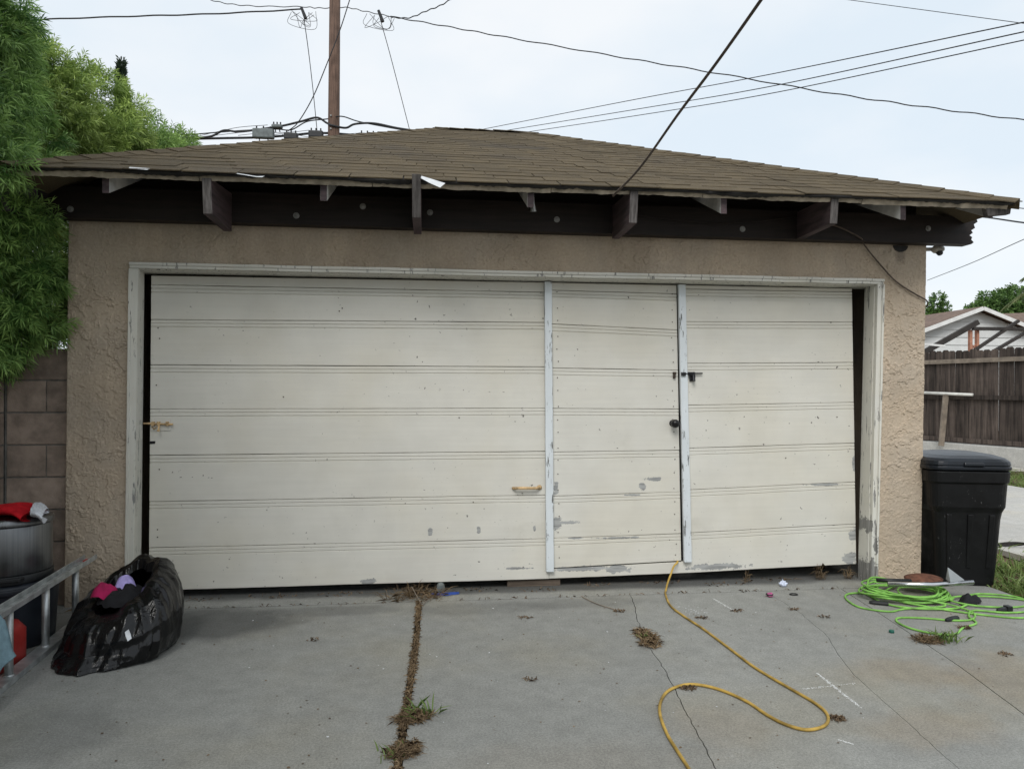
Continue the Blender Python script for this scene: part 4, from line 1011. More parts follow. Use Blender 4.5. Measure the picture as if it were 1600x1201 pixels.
lidm = loft([(.834, .56, .59, .10), (.838, .578, .608, .11), (.858, .578, .608, .11), (.864, .562, .592, .11), (.870, .574, .604, .11), (.896, .566, .596, .115), (.916, .53, .56, .13), (.934, .44, .46, .15), (.945, .30, .32, .13), (.949, .10, .10, .04)], (bx_, by_, .001), brot).build('lid', 'binlid', wb_, smooth=False, bevel=.004)
MB().hexa([bl(-.07, -.316, .866), bl(.07, -.316, .866), bl(.07, -.27, .866), bl(-.07, -.27, .866), bl(-.065, -.313, .892), bl(.065, -.313, .892), bl(.065, -.27, .895), bl(-.065, -.27, .895)]).build('handle', 'binlid', lidm, bevel=.008)
for sx in (-1, 1):
    w_ = MB(); c0 = Vector(bl(sx * .225, .235, .10)); ax = Vector((math.cos(brot), math.sin(brot), 0))
    w_.tube([c0 - ax * .025, c0 + ax * .025], .10, 24); w_.build('wheel', 'blackplastic', wb_, bevel=.008)

# ================================================================== CORDS
MAT['yellow'] = simple('grubby_yellow_flex', (0.36, 0.235, 0.05), 0.7, 0.45, 14, 0.4, 90)
MAT['green'] = simple('lime_green_flex', (0.19, 0.42, 0.08), 0.6, 0.35, 14, 0.3, 90)
yc = [(1.800, .20, .168), (1.770, .118, .158), (1.735, .095, .135), (1.70, .06, .085), (1.665, .02, .040), (1.625, -.06, .012), (1.593, -.146, .009), (1.541, -.4, .008), (1.553, -.621, .008), (1.582, -.858, .008), (1.602, -1.167, .008), (1.619, -1.434, .008), (1.664, -1.669, .008), (1.697, -1.824, .008), (1.699, -1.932, .008), (1.665, -2.012, .008), (1.607, -2.063, .008), (1.53, -2.078, .008), (1.474, -2.031, .008), (1.435, -1.94, .008), (1.403, -1.792, .008), (1.327, -1.654, .008), (1.224, -1.595, .009), (1.119, -1.632, .008), (1.044, -1.72, .008), (.985, -1.86, .008), (.953, -2.046, .008), (.947, -2.197, .008), (.943, -2.343, .008), (.92, -2.7, .008), (.8, -3.4, .008)]
yo_ = MB().tube(spline(yc, 7), .0068, 10).build('yellow_cord', 'yellow', None, smooth=True)
tag(yo_, 'yellow cord snaking from the small door across the concrete', 'cord')
gc = [(3.86, -.78, .007), (3.6, -.86, .007), (3.35, -.74, .007), (3.15, -.58, .012), (3.02, -.42, .02), (3.06, -.25, .03), (3.2, -.16, .035), (3.42, -.2, .03), (3.5, -.36, .025), (3.36, -.52, .02), (3.14, -.54, .02), (2.98, -.40, .03), (3.02, -.20, .045), (3.22, -.12, .055), (3.44, -.22, .05), (3.46, -.42, .04), (3.25, -.56, .03)]
for i in range(7):     # the heap
    a0 = i * .7; rx, ry = .22 + .05 * random.random(), .17 + .05 * random.random(); cx_, cy_ = 3.22 + random.uniform(-.06, .10), -.36 + random.uniform(-.07, .05)
    for j in range(8):
        a = a0 + j * 2 * math.pi / 8; gc.append((cx_ + rx * math.cos(a) * random.uniform(.85, 1.12), cy_ + ry * math.sin(a) * random.uniform(.85, 1.12), .02 + .008 * i * random.uniform(.6, 1.2)))
gc += [(3.3, -.6, .02), (3.0, -.62, .008), (2.87, -.655, .007), (2.74, -.55, .007), (2.765, -.36, .007), (2.85, -.26, .007), (2.96, -.28, .008), (2.95, -.5, .008), (3.07, -.629, .012), (3.3, -.66, .012), (3.45, -.60, .012)]
go = MB().tube(spline(gc, 7), .0062, 8).build('extension_cable', 'green', None, smooth=True)
tag(go, 'tangled lime green extension cord heaped before the right pillar', 'cord')
gc2 = [(3.55, -.42, .014), (3.75, -.36, .008), (3.93, -.44, .007), (3.90, -.60, .007), (3.72, -.66, .008), (3.5, -.62, .012), (3.4, -.52, .02), (3.52, -.44, .02), (3.78, -.45, .012), (3.94, -.55, .007), (3.84, -.72, .007), (3.6, -.76, .008), (3.42, -.70, .010), (3.30, -.80, .008), (3.25, -.92, .007), (3.108, -.99, .007), (2.98, -1.085, .007), (2.88, -1.07, .007), (2.80, -.98, .007), (2.79, -.86, .007), (2.85, -.78, .007), (3.0, -.80, .007), (3.15, -.86, .007), (3.284, -.85, .007), (3.38, -.72, .010), (3.3, -.55, .02), (3.12, -.45, .04), (3.2, -.3, .05), (3.4, -.34, .045), (3.36, -.5, .03)]
go = MB().tube(spline(gc2, 7), .0062, 8).build('extension_cable', 'green', None, smooth=True)
tag(go, 'lime green cord looping out flat towards the grass tuft and slab edge', 'cord')
for i, (a, b, lab) in enumerate((((3.56, -.72, .012), (3.64, -.70, .012), 'black cord plug lying at the right of the green cord'), ((3.10, -.86, .011), (3.2, -.83, .011), 'black cord socket at the front of the green cord'), ((2.86, -.47, .012), (2.96, -.52, .012), 'black plug end near the left loop of green cord'))):
    mm = MB(); a, b = Vector(a), Vector(b); mm.tube([a, a.lerp(b, .15), a.lerp(b, .5), b], [.008, .013, .016, .015], 10)
    if i == 0: mm.box(b.x - .005, b.x + .03, b.y - .02, b.y + .02, .002, .032)
    tag(mm.build('cord_plug', 'blackplastic', None, bevel=.002), lab, 'plug', 'plugs on the green cords')
# bits lying in the cord heap
MAT['rustbrown'] = simple('brown_rust', (0.12, 0.05, 0.03), 0.85, 0.4, 30, 0.6, 90)
MAT['chrome'] = simple('chromed_tube', (0.6, 0.6, 0.61), 0.22, 0.1, 20, 0.05, metal=1.0)
MAT['clear'] = simple('clear_plastic', (0.24, 0.26, 0.265), 0.2, 0.1, 20, 0.1)
mm = MB(); mm.lathe([(0, 0), (.13, .003), (.135, .012), (.11, .020), (.05, .034), (0, .036)], (0, 0, 0), 28)
mm.v = [(3.37 + x, -.30 + y * .62, .098 + z + y * .08) for x, y, z in mm.v]
tag(mm.build('rusty_lid', 'rustbrown', None, smooth=True), 'rusty brown round lid lying on the green cord', 'lid')
tag(MB().tube([(3.04, -.40, .105), (3.3, -.47, .112), (3.62, -.44, .112)], .017, 14).build('chrome_tube', 'chrome', None, smooth=True), 'shiny chrome tube lying across the green cord', 'tube')
tag(MB().tube([(3.0, -.34, .118), (3.22, -.38, .115)], .014, 12).build('black_tube', 'blackplastic', None, smooth=True), 'short black tube end beside the chrome tube', 'tube')
tag(MB().add([(3.43, -.48, .125), (3.57, -.44, .125), (3.455, -.42, .215), (3.44, -.42, .13)], [(0, 1, 2), (1, 3, 2), (3, 0, 2), (0, 3, 1)]).build('plastic_wedge', 'clear', None, bevel=.003), 'clear grey plastic wedge standing on the green cord heap', 'wedge')
hb = heap('dark_rag', (3.52, -.53, .004), .10, .055, .045, 'darkcloth', 31, .3, None)
tag(hb, 'black rag crumpled among the green cord', 'rag')

# ================================================================== POLE AND WIRES
MAT['polewood'] = wood('creosoted_pole', (0.135, 0.085, 0.062), (0.07, 0.045, 0.034), (30, 30, 1.2), 0.9, 0, 0.6)
MAT['wire'] = simple('black_wire', (0.02, 0.021, 0.023), 0.6, 0.2, 3, 0)
MAT['greybox'] = simple('grey_terminal_box', (0.13, 0.15, 0.15), 0.6, 0.3, 8, 0.2)
MAT['dropwire'] = simple('weathered_brown_cable', (0.085, 0.062, 0.048), 0.7, 0.3, 20, 0.2)
pole = empty('utility_pole', (-2.45, 13.57, -.06), 'tall brown timber utility pole behind the garage roof', 'pole')
MB().tube([(-2.44, 13.57, -.06), (-2.452, 13.57, 7), (-2.42, 13.57, 12.5)], [.165, .148, .132], 24).build('shaft', 'polewood', pole, smooth=True)
for z in (7.95, 8.28): MB().tube([(-2.50, 13.40, z), (-2.50, 13.50, z)], .022, 8).build('step_bolt', 'bolt', pole)
def wire(pts, r, label, name='overhead_wire', twist=0.0, k=10, grp='overhead wires', mat='wire'):
    p = spline(pts, k)
    if twist: p = [q + Vector((0, 0, twist * math.sin(i * 1.15))) for i, q in enumerate(p)]
    rs = r if isinstance(r, float) else [r[0] + (r[1] - r[0]) * i / (len(p) - 1) for i in range(len(p))]
    return tag(MB().tube(p, rs, 6).build(name, mat, None, smooth=True), label, 'wire' if 'wire' in name else 'cable', grp)
wire([(1.109, -.575, 2.583), (1.141, -1.031, 2.615), (1.176, -1.539, 2.715), (1.198, -1.944, 2.776), (1.206, -2.347, 2.831), (1.212, -2.751, 2.889), (1.25, -4.2, 3.1), (1.3, -6.5, 3.5)], .0070, 'thick brown service cable rising steeply from the eave to the top edge', 'service_cable', mat='dropwire', grp=None)
wire([(1.788, 25.166, 12.332), (6.034, 16.625, 10.358), (7.538, 10.413, 8.511), (8.289, 4.287, 6.589), (8.668, 3.237, 6.315)], (.012, .0082), 'topmost of the three parallel wires slanting up to the right', k=14)
wire([(2.325, 25.104, 12.225), (6.429, 16.58, 10.121), (7.538, 10.413, 8.237), (8.289, 4.287, 6.454), (8.668, 3.236, 6.218)], (.012, .0082), 'middle of the three parallel wires slanting up to the right', k=14)
wire([(3.399, 24.981, 12.201), (6.429, 16.58, 9.923), (7.539, 10.413, 8.079), (8.29, 4.287, 6.337), (8.668, 3.236, 6.105)], (.012, .0072), 'lowest of the three parallel wires slanting up to the right', k=14)
wire([(-1.029, 13.411, 10.852), (.398, 12.24, 10.085), (1.807, 11.072, 9.318), (3.843, 9.831, 8.45), (5.468, 8.638, 7.669), (7.289, 7.421, 6.839), (8.687, 6.757, 6.386), (9.951, 6.109, 5.975), (11.184, 5.464, 5.56)], (.013, .0095), 'wavy wire sloping down to the right across the whole sky', twist=.012, k=12)
wire([(-11.165, 13.57, 10.009), (-9.771, 13.913, 10.472), (-7.634, 14.171, 10.835), (-5.54, 13.93, 10.905), (-3.285, 13.67, 11.025)], .018, 'wire running from the left tree top to the pole', twist=.008)
wire([(-5.702, 13.948, 11.294), (-5.138, 13.883, 11.166), (-4.413, 13.8, 11.103), (-3.285, 13.67, 11.09), (-2.802, 13.615, 11.058), (-2.157, 13.541, 11.076), (-1.674, 13.485, 10.98), (-1.029, 13.411, 10.852)], .010, 'thin wire crossing the pole between the two clamps', twist=.012)
wire([(-1.0, 13.4, 10.82), (-.546, 13.355, 10.821), (-.14, 12.906, 10.771), (.248, 12.459, 10.714), (.617, 12.014, 10.74)], .013, 'short wavy wire leaving the right clamp towards the top edge', twist=.012)
wire([(-3.204, 13.661, 10.782), (-3.175, 14.161, 10.21), (-3.139, 14.66, 9.421), (-3.096, 15.159, 8.403)], .010, 'wire dropping from the left clamp to the cables by the roof')
wire([(-1.287, 13.441, 10.787), (-1.088, 13.921, 10.215), (-.826, 14.394, 9.342), (-.53, 14.863, 8.322)], .010, 'wire dropping from the right clamp to the roof line')
wire([(-1.92, 13.1, 11.3), (-1.984, 13.118, 11.131), (-2.247, 13.249, 10.388), (-2.569, 13.336, 9.581), (-2.94, 13.429, 8.722), (-3.323, 13.574, 8.133), (-3.599, 13.707, 7.943)], .013, 'wire running diagonally across the front of the pole')
wire([(-6.6, 14.0, 7.70), (-6.015, 13.984, 7.758), (-5.532, 13.929, 7.808), (-5.21, 13.892, 7.955), (-4.856, 13.851, 7.923), (-4.405, 13.799, 7.973), (-3.76, 13.725, 8.072), (-3.277, 13.67, 8.187), (-2.875, 13.623, 8.285), (-2.633, 13.595, 8.156), (-2.472, 13.40, 8.027), (-2.149, 13.54, 8.028), (-1.908, 13.512, 8.126), (-1.425, 13.456, 8.143), (-.78, 13.382, 8.015), (.268, 13.262, 7.872), (1.5, 13.1, 7.7)], .027, 'thick telephone cable humped over the roof line at the pole', name='telephone_cable', grp='telephone cables by the pole')
wire([(-6.6, 14.0, 7.83), (-6.015, 13.984, 7.855), (-5.371, 13.91, 7.906), (-4.727, 13.836, 7.956), (-3.921, 13.744, 7.991), (-3.519, 13.697, 7.975), (-3.116, 13.651, 8.187), (-2.601, 13.592, 8.254), (-2.23, 13.38, 8.254), (-1.828, 13.503, 8.191), (-1.183, 13.429, 8.063), (-.377, 13.336, 7.919)], .015, 'thin telephone cable looping above the terminal boxes', name='telephone_cable', grp='telephone cables by the pole')
wire([(-6.6, 14.2, 7.78), (-6.082, 14.193, 7.812), (-5.267, 14.1, 7.831), (-4.453, 14.006, 7.85), (-3.639, 13.912, 7.901), (-2.824, 13.819, 7.969), (-1.847, 13.706, 7.906), (-1.195, 13.631, 7.809)], .03, 'thick black telephone cable lying lowest along the roof line', name='telephone_cable', grp='telephone cables by the pole')
for i in range(6):
    r = random.Random(40 + i); x0 = -5.9 + .55 * i; pts = [(x0 + .62 * j + r.uniform(-.12, .12), 13.6 + r.uniform(-.1, .1), 7.74 + .06 * j + r.uniform(-.08, .10)) for j in range(4)]
    wire(pts, .0065, 'thin drop wire tangled among the terminal boxes left of the pole', k=6, grp='drop wires tangled by the pole')
def tbox(c, w, h, mat, label, d=.16):
    t = empty('terminal_box', c, label, 'terminal box', 'terminal boxes on the telephone cables')
    MB().box(c[0] - w / 2, c[0] + w / 2, c[1] - d / 2, c[1] + d / 2, c[2] - h / 2, c[2] + h / 2).build('case', mat, t, bevel=.03)
    for i in range(3): x = c[0] - w * .32 + w * .32 * i; MB().tube([(x, c[1], c[2] + h / 2 - .01), (x, c[1], c[2] + h / 2 + .07)], .018, 8).build('clip', 'wire', t)
    for i in range(2): x = c[0] - w * .2 + w * .4 * i; MB().tube([(x, c[1], c[2] - h / 2 + .01), (x + .02, c[1], c[2] - h / 2 - .10)], .014, 6).build('lead', 'wire', t)
tbox((-4.17, 13.57, 7.80), .52, .24, 'greybox', 'large grey terminal box left of the pole')
tbox((-3.48, 13.49, 7.73), .34, .17, 'blackplastic', 'small black terminal box between the grey box and the pole')
tbox((-2.86, 13.41, 7.78), .36, .18, 'blackplastic', 'black terminal box touching the left of the pole')
tbox((-3.83, 13.53, 7.98), .26, .09, 'greybox', 'slim grey splice case above the small black box')
tbox((-1.60, 13.48, 7.84), .46, .09, 'blackplastic', 'black splice case just right of the pole')
def clamp(c, lab):
    t = empty('wire_clamp', c, lab, 'clamp', 'clamps on the overhead wires')
    MB().tube([(c[0] - .05, c[1], c[2] + .14), (c[0] + .06, c[1], c[2] - .14)], [.035, .045], 10).build('insulator', 'blackplastic', t)
    for i in range(5):
        r = random.Random(len(lab) * 7 + (31 if 'left' in lab else 0) + i); a = [(c[0] + r.uniform(-.35, .1), c[1], c[2] + r.uniform(-.05, .05)), (c[0] + r.uniform(-.4, .2), c[1] + .02, c[2] - r.uniform(.15, .42)), (c[0] + r.uniform(-.05, .4), c[1], c[2] - r.uniform(.1, .4)), (c[0] + r.uniform(.1, .5), c[1], c[2] + r.uniform(-.06, .06))]
        MB().tube(spline(a, 6), .006, 5).build('wire_tail', 'wire', t)
clamp((-3.22, 13.66, 10.93), 'wire clamp with loose tails left of the pole')
clamp((-1.28, 13.44, 10.86), 'wire clamp with loose tails right of the pole')
wire([(15.219, 15.569, 6.775), (15.16, 13.562, 6.325), (14.933, 11.575, 5.672), (14.707, 9.588, 5.027)], .022, 'dark cable at the right edge just below the eave corner')
wire([(16.281, 15.447, 7.253), (16.592, 13.398, 6.545), (16.8, 11.5, 5.8)], .014, 'wire touching the tip of the right eave')
wire([(12.505, 11.855, 4.207), (11.373, 8.965, 4.118), (9.956, 6.108, 3.964), (9.2, 4.5, 3.85)], .007, 'thin wire rising to the right above the neighbouring house')
wire([(7.97, 8.35, 9.126), (9.118, 5.198, 7.089), (9.644, 4.634, 6.709)], .006, 'thin wire in the top right corner of the sky')
# cables on the garage front
wire([(2.74, -.115, 2.57), (2.86, -.118, 2.545), (3.02, -.115, 2.475), (3.084, -.05, 2.450), (3.205, -.025, 2.335), (3.355, -.022, 2.19), (3.51, -.022, 2.098), (3.596, -.020, 2.055), (3.622, .01, 2.02), (3.622, .08, 2.0)], .0052, 'brown cable drooping from the beam to the right wall corner', 'wall_cable', mat='dropwire', grp=None)
wire([(1.30, -.115, 2.60), (1.60, -.118, 2.565), (1.95, -.12, 2.545), (2.25, -.118, 2.57), (2.54, -.115, 2.61)], .0045, 'dark cable sagging along the beam between two outriggers', 'beam_cable', mat='beam', grp=None)
# security camera on the side wall
sc_ = empty('security_camera', (3.70, .16, 2.44), 'pale dome security camera under the right end of the beam', 'security camera')
MAT['camgrey'] = simple('dirty_white_plastic', (0.40, 0.39, 0.36), 0.5, 0.3, 40, 0.2)
MB().tube([(3.612, .13, 2.455), (3.745, .095, 2.455)], .014, 10).build('bracket', 'camgrey', sc_)
mm = MB().lathe([(0, -.028), (.030, -.024), (.045, -.008), (.045, .010), (.03, .026), (0, .03)], (3.765, .085, 2.452), 20); mm.build('housing', 'camgrey', sc_, smooth=True)
MB().tube([(3.765, .075, 2.435), (3.762, .055, 2.415)], [.024, .020], 14).build('lens', 'blackplastic', sc_, smooth=True)

# ================================================================== BACKGROUND RIGHT
MAT['fenceboard'] = wood('weathered_brown_fence', (0.085, 0.066, 0.055), (0.026, 0.020, 0.017), (25, 25, 1.2), 0.9, 0.35, 0.5)
MAT['greypost'] = simple('grey_brown_post', (0.20, 0.165, 0.13), 0.85, 0.3, 10, 0.3)
MAT['whitepipe'] = simple('white_pipe', (0.62, 0.61, 0.57), 0.5, 0.15, 10, 0.1)
fence = empty('board_fence', (10.6, 8, 0), 'weathered brown board fence with rails beyond the driveway', 'fence')
fa, fb = Vector((11.45, 4.9, 0)), Vector((9.40, 12.25, 0)); fd = (fb - fa).normalized(); fn_ = Vector((fd.y, -fd.x, 0));
if fn_.x > 0: fn_ = -fn_
FL = (fb - fa).length; t = 0
while t < FL:
    w = random.uniform(.132, .142); z1 = 2.22 + random.uniform(-.025, .02); p = fa + fd * t; q = fa + fd * (t + w); dp = fn_ * .016
    off = fn_ * random.uniform(-.004, .004); lean = random.uniform(-.006, .006)
    c = .03; prof = [(0, .37), (w, .37), (w + lean, z1 - c), (w - c + lean, z1), (c + lean, z1), (lean, z1 - c)]
    n = 6; vs = [p + fd * a + off + Vector((0, 0, z)) for a, z in prof] + [p + fd * a + off + dp + Vector((0, 0, z)) for a, z in prof]
    MB().add(vs, [tuple(range(n)), tuple(range(2 * n - 1, n - 1, -1))] + [(i, n + i, n + (i + 1) % n, (i + 1) % n) for i in range(n)]).build('board', 'fenceboard', fence)
    t += w + random.uniform(.003, .009)
for z, m_ in ((2.0, 'greypost'), (1.28, 'fenceboard'), (.43, 'fenceboard')):
    MB().beam(fa + fn_ * .045 + Vector((0, 0, z)), fb + fn_ * .045 + Vector((0, 0, z)), .05, .085).build('rail', m_, fence)
kerb = MB().beam(fa + fn_ * .02 + Vector((0, 0, .15)), fb + fn_ * .02 + Vector((0, 0, .15)), .26, .42).build('retaining_kerb', 'concrete_far', None, bevel=.015)
tag(kerb, 'low concrete kerb carrying the board fence', 'kerb')
fp = lambda y: fa + fd * ((y - fa.y) / fd.y)
pp = fp(8.42) + fn_ * .17
tag(MB().beam((pp.x - .10, pp.y, .30), (pp.x, pp.y, 1.33), .10, .05, up=(0, 1, 0)).build('leaning_post', 'greypost', None, bevel=.004), 'grey brown post leaning on the fence below the white pipe', 'post')
q0 = fp(9.1) + fn_ * .13; q1 = fp(7.9) + fn_ * .15
tag(MB().tube([(q0.x, q0.y, 1.375), (q1.x, q1.y, 1.33)], .03, 10).build('white_pipe', 'whitepipe', None, smooth=True), 'white pipe lying along the middle fence rail', 'pipe')

# neighbouring house, gable towards us
MAT['siding'] = simple('pale_painted_siding', (0.60, 0.61, 0.60), 0.7, 0.06, 3, 0.1, rnd=.04)
MAT['farroof'] = simple('reddish_brown_shingles', (0.15, 0.105, 0.082), 0.95, 0.3, 5, 0.4, 30)
MAT['trim'] = simple('white_trim', (0.70, 0.70, 0.68), 0.6, 0.1, 5, 0)
HX, HY, HZ, HW, PIT = 19.1, 18.2, 4.36, 4.4, .36
house = empty('gabled_house', (HX, HY + 4, 0), 'pale sided house with brown gable roof behind the fence', 'house')
ez = HZ - HW * PIT
MB().add([(HX - HW + .3, HY, 0), (HX + HW - .3, HY, 0), (HX + HW - .3, HY, ez), (HX, HY, HZ - .12), (HX - HW + .3, HY, ez), (HX - HW + .3, HY + 9, 0), (HX + HW - .3, HY + 9, 0), (HX + HW - .3, HY + 9, ez), (HX, HY + 9, HZ - .12), (HX - HW + .3, HY + 9, ez)],
         [(0, 1, 2, 3, 4), (9, 8, 7, 6, 5), (0, 4, 9, 5), (1, 6, 7, 2)]).build('wall', 'siding', house)
z = .6
while z < HZ - .2:
    h = .27; za, zb_ = z, min(z + h - .012, HZ - .16)
    wd = lambda zz: min(HW - .28, (HZ - .10 - zz) / PIT - .02)
    a, b = wd(za), wd(zb_)
    if b > .03:
        MB().hexa([(HX - a, HY - .035, za), (HX + a, HY - .035, za), (HX + a, HY - .004, za), (HX - a, HY - .004, za), (HX - b, HY - .014, zb_), (HX + b, HY - .014, zb_), (HX + b, HY - .004, zb_), (HX - b, HY - .004, zb_)]).build('siding_board', 'siding', house)
    z += h
rf = MB()
for s in (-1, 1):
    rf.add([(HX, HY - .35, HZ), (HX + s * HW, HY - .35, ez), (HX + s * HW, HY + 9.3, ez), (HX, HY + 9.3, HZ), (HX, HY - .35, HZ - .06), (HX + s * HW, HY - .35, ez - .06), (HX + s * HW, HY + 9.3, ez - .06), (HX, HY + 9.3, HZ - .06)], [(0, 1, 2, 3), (7, 6, 5, 4), (0, 4, 5, 1), (1, 5, 6, 2), (2, 6, 7, 3)])
rf.build('roof', 'farroof', house)
for s in (-1, 1):
    MB().beam((HX + s * .01, HY - .37, HZ - .075), (HX + s * HW, HY - .37, ez - .075), .03, .13, up=(0, 0, 1)).build('barge_board', 'trim', house)
h2 = empty('far_house', (29.6, 24, 0), 'brown roofed house at the right edge behind the trees', 'house')
MB().box(25.2, 34, 24.4, 30, 0, 4.1).build('wall', 'siding', h2)
MB().add([(24.8, 23.8, 4.05), (34.5, 23.8, 4.05), (34.5, 27.2, 5.5), (25.4, 27.2, 5.15), (24.8, 30.5, 4.05), (34.5, 30.5, 4.05)], [(0, 1, 2, 3), (3, 2, 5, 4), (0, 3, 4)]).build('roof', 'farroof', h2)

# pergola frame between fence and house
MAT['perg'] = simple('black_brown_beams', (0.035, 0.030, 0.027), 0.8, 0.3, 6, 0.2)
MAT['terracotta'] = simple('terracotta_painted_wood', (0.42, 0.20, 0.13), 0.8, 0.2, 8, 0.2)
pg = empty('pergola', (13.8, 11.7, 0), 'dark timber pergola frame showing above the fence', 'pergola')
for a, b, w in (((13.78, 11.708, 3.156), (12.1, 11.90, 2.20), .13), ((13.65, 11.72, 2.99), (15.9, 11.46, 2.97), .08), ((14.80, 11.59, 3.19), (13.3, 11.76, 2.17), .07), ((15.2, 11.54, 3.02), (13.5, 11.74, 2.02), .07), ((15.9, 11.46, 3.1), (14.6, 11.6, 2.2), .11)):
    MB().beam(a, b, .10, w, up=(0, 0, 1)).build('rafter', 'perg', pg, bevel=.006)
for x, y in ((13.645, 11.80), (13.815, 11.78)): MB().box(x - .035, x + .035, y - .04, y + .04, 0, 2.96).build('post', 'terracotta', pg, bevel=.004)
for sg in (-1, 1): MB().beam((13.73 - sg * .075, 11.79, 2.44), (13.73 + sg * .075, 11.79, 2.62), .02, .02).build('lattice_cross', 'terracotta', pg)
MB().box(15.7, 15.8, 11.5, 11.6, 0, 2.95).build('post', 'perg', pg)
wb2 = MB().beam((12.3, 11.85, 2.60), (12.93, 11.78, 2.545), .05, .05).build('light_batten', 'trim', pg)

# far trees
def fartree(label, blobs, n, mat, base, size=.16, grp='trees behind the house'):
    t = empty('broadleaf_tree', base, label, 'tree', grp)
    C, D = blobs_points(blobs, n, inner=.3); V, F, S = sprigs(C, D + RNG.normal(0, .5, D.shape), L=size * 1.6, nl=9, leaf=size, wid=size * .27, spread=1.0)
    npmesh('crown', V, F, mat, t, S)
    MB().tube([base, (base[0], base[1], blobs[0][2])], [.22, .1], 8).build('trunk', 'bark', t)
fartree('small round tree poking up left of the gable', [(31.9, 36.8, 6.6, .48, .5, .85), (31.8, 36.8, 5.9, .5, .5, .6)], 420, 'leaf_far', (31.9, 36.8, 0), .16)
fartree('broad green tree behind the gable peak', [(33.4, 33.8, 6.1, 1.3, 1.2, 1.0), (34.6, 33.7, 6.4, 1.3, 1.2, 1.0), (32.6, 33.9, 5.7, .9, .9, .8), (36.0, 33.5, 5.9, 1.6, 1.3, 1.1)], 2200, 'leaf_far', (34, 33.8, 0), .18)
fartree('dark shrubby tree under the palm at the right edge', [(36.2, 30.2, 5.0, 1.6, 1.2, .9), (38.2, 30, 4.8, 1.6, 1.2, .9)], 1100, 'leaf_far', (36.8, 30, 0), .18)
palm = empty('palm_tree', (26.6, 22.2, 0), 'feathery palm drooping in from the right edge', 'tree')
MB().tube([(26.6, 22.2, 0), (26.5, 22.2, 6.0)], [.2, .14], 10).build('trunk', 'bark', palm)
for i in range(26):
    az = i * 2.4 + RNG.uniform(-.2, .2); el = RNG.uniform(.1, 1.15); Lf = RNG.uniform(1.9, 2.5); t_ = np.linspace(0, 1, 40)
    rx_ = Lf * (np.cos(el) * t_ + .10 * t_ ** 2); rz = Lf * (np.sin(el) * t_ - (.55 + .3 * np.cos(el)) * t_ ** 2.1)
    ax = np.array([np.cos(az), np.sin(az), 0]); R_ = np.array([26.5, 22.2, 6.0]) + ax * rx_[:, None] + np.array([0, 0, 1]) * rz[:, None]
    sd_ = np.array([-np.sin(az), np.cos(az), 0]); Vv = []
    for s in (-1, 1):
        for j in range(3, 40):
            ll = .55 * math.sin(min(1, (j + 4) / 22) * 1.57) * (1 - .55 * (j / 39) ** 2) * RNG.uniform(.8, 1.15); b = R_[j]; d = sd_ * s * .75 + ax * .45 + np.array([0, 0, -.55 + RNG.normal(0, .15)]); d /= np.linalg.norm(d)
            tdir = ax * .022
            Vv += [b - tdir, b + tdir, b + d * ll * .6 + tdir * .7 + np.array([0, 0, -.03]), b + d * ll + np.array([0, 0, -.14 * ll])]
    Vv = np.array(Vv); npmesh('frond', Vv, np.arange(len(Vv)).reshape(-1, 4), 'palm', palm, np.repeat(RNG.uniform(0, 1, len(Vv) // 4), 4))
# strap on the far concrete
MAT['strap'] = simple('black_webbing', (0.015, 0.013, 0.012), 0.8, 0.2, 20, 0.2)
st = spline([(5.05, 1.05, .012), (5.25, .95, .03), (5.45, 1.0, .012), (5.7, .8, .025), (6.0, .85, .012), (6.3, .6, .02), (6.7, .7, .012)], 8); m = MB(); vs = []
for i, p in enumerate(st):
    a = i * .28; w = Vector((.25, math.cos(a), .9 * abs(math.sin(a)))).normalized() * .025; vs += [p + w, p - w * .5 + Vector((0, 0, -.004))]
m.add(vs, [(2 * i, 2 * i + 1, 2 * i + 3, 2 * i + 2) for i in range(len(st) - 1)]); so = m.build('webbing_strap', 'strap'); sm = so.modifiers.new('thick', 'SOLIDIFY'); sm.thickness = .004
tag(so, 'twisted black strap on the pale side driveway', 'strap')

# ================================================================== LITTER, WEEDS AND MARKS ON THE CONCRETE
def straw(name, spots, label, cat, mats=('straw',), w=.0022, group=None, kind=None, L=(.03, .09), flat=.35, zmax=.05):
    """spots: (x, y, rx, ry, count) heaps of thin curved stalks"""
    V, S = [], []
    for (x, y, rx, ry, n) in spots:
        r = np.sqrt(RNG.random(n)); a = RNG.uniform(0, 6.28, n)
        c = np.stack([x + rx * r * np.cos(a), y + ry * r * np.sin(a), RNG.uniform(.001, zmax, n) * (1 - r * .8)], 1)
        d = RNG.normal(0, 1, (n, 3)); d[:, 2] = np.abs(d[:, 2]) * flat; d = unit(d); l = RNG.uniform(*L, (n, 1))
        s = unit(np.cross(d, RNG.normal(0, 1, (n, 3)))) * w; mid = c + d * l * .5 + np.array([0, 0, .006]); tip = c + d * l; tip[:, 2] = np.maximum(tip[:, 2] * .7, .002)
        V.append(np.stack([c - s, c + s, mid + s, tip + s * .3, tip - s * .3, mid - s], 1).reshape(-1, 3)); S.append(np.repeat(RNG.uniform(0, 1, n), 6))
    V = np.concatenate(V); S = np.concatenate(S); c0 = V.mean(0); c0[2] = 0
    o = npmesh(name, V, np.arange(len(V)).reshape(-1, 6), mats[0], None, S, org=tuple(c0))
    return tag(o, label, cat, group, kind)
jx = lambda y: np.interp(-y, [.1, .9, 1.5, 2.2, 3.2], [-.07, -.075, -.095, -.118, -.15])
straw('dead_grass', [(float(jx(y)), y, .010 + .010 * random.random(), .05, int(max(3, 38 + 110 * mn.noise((y * 2.2, 1, 1))))) for y in np.arange(-.16, -2.6, -.05)], 'dead brown grass filling the long joint in the concrete', 'grass', kind='stuff', L=(.010, .030), zmax=.010)
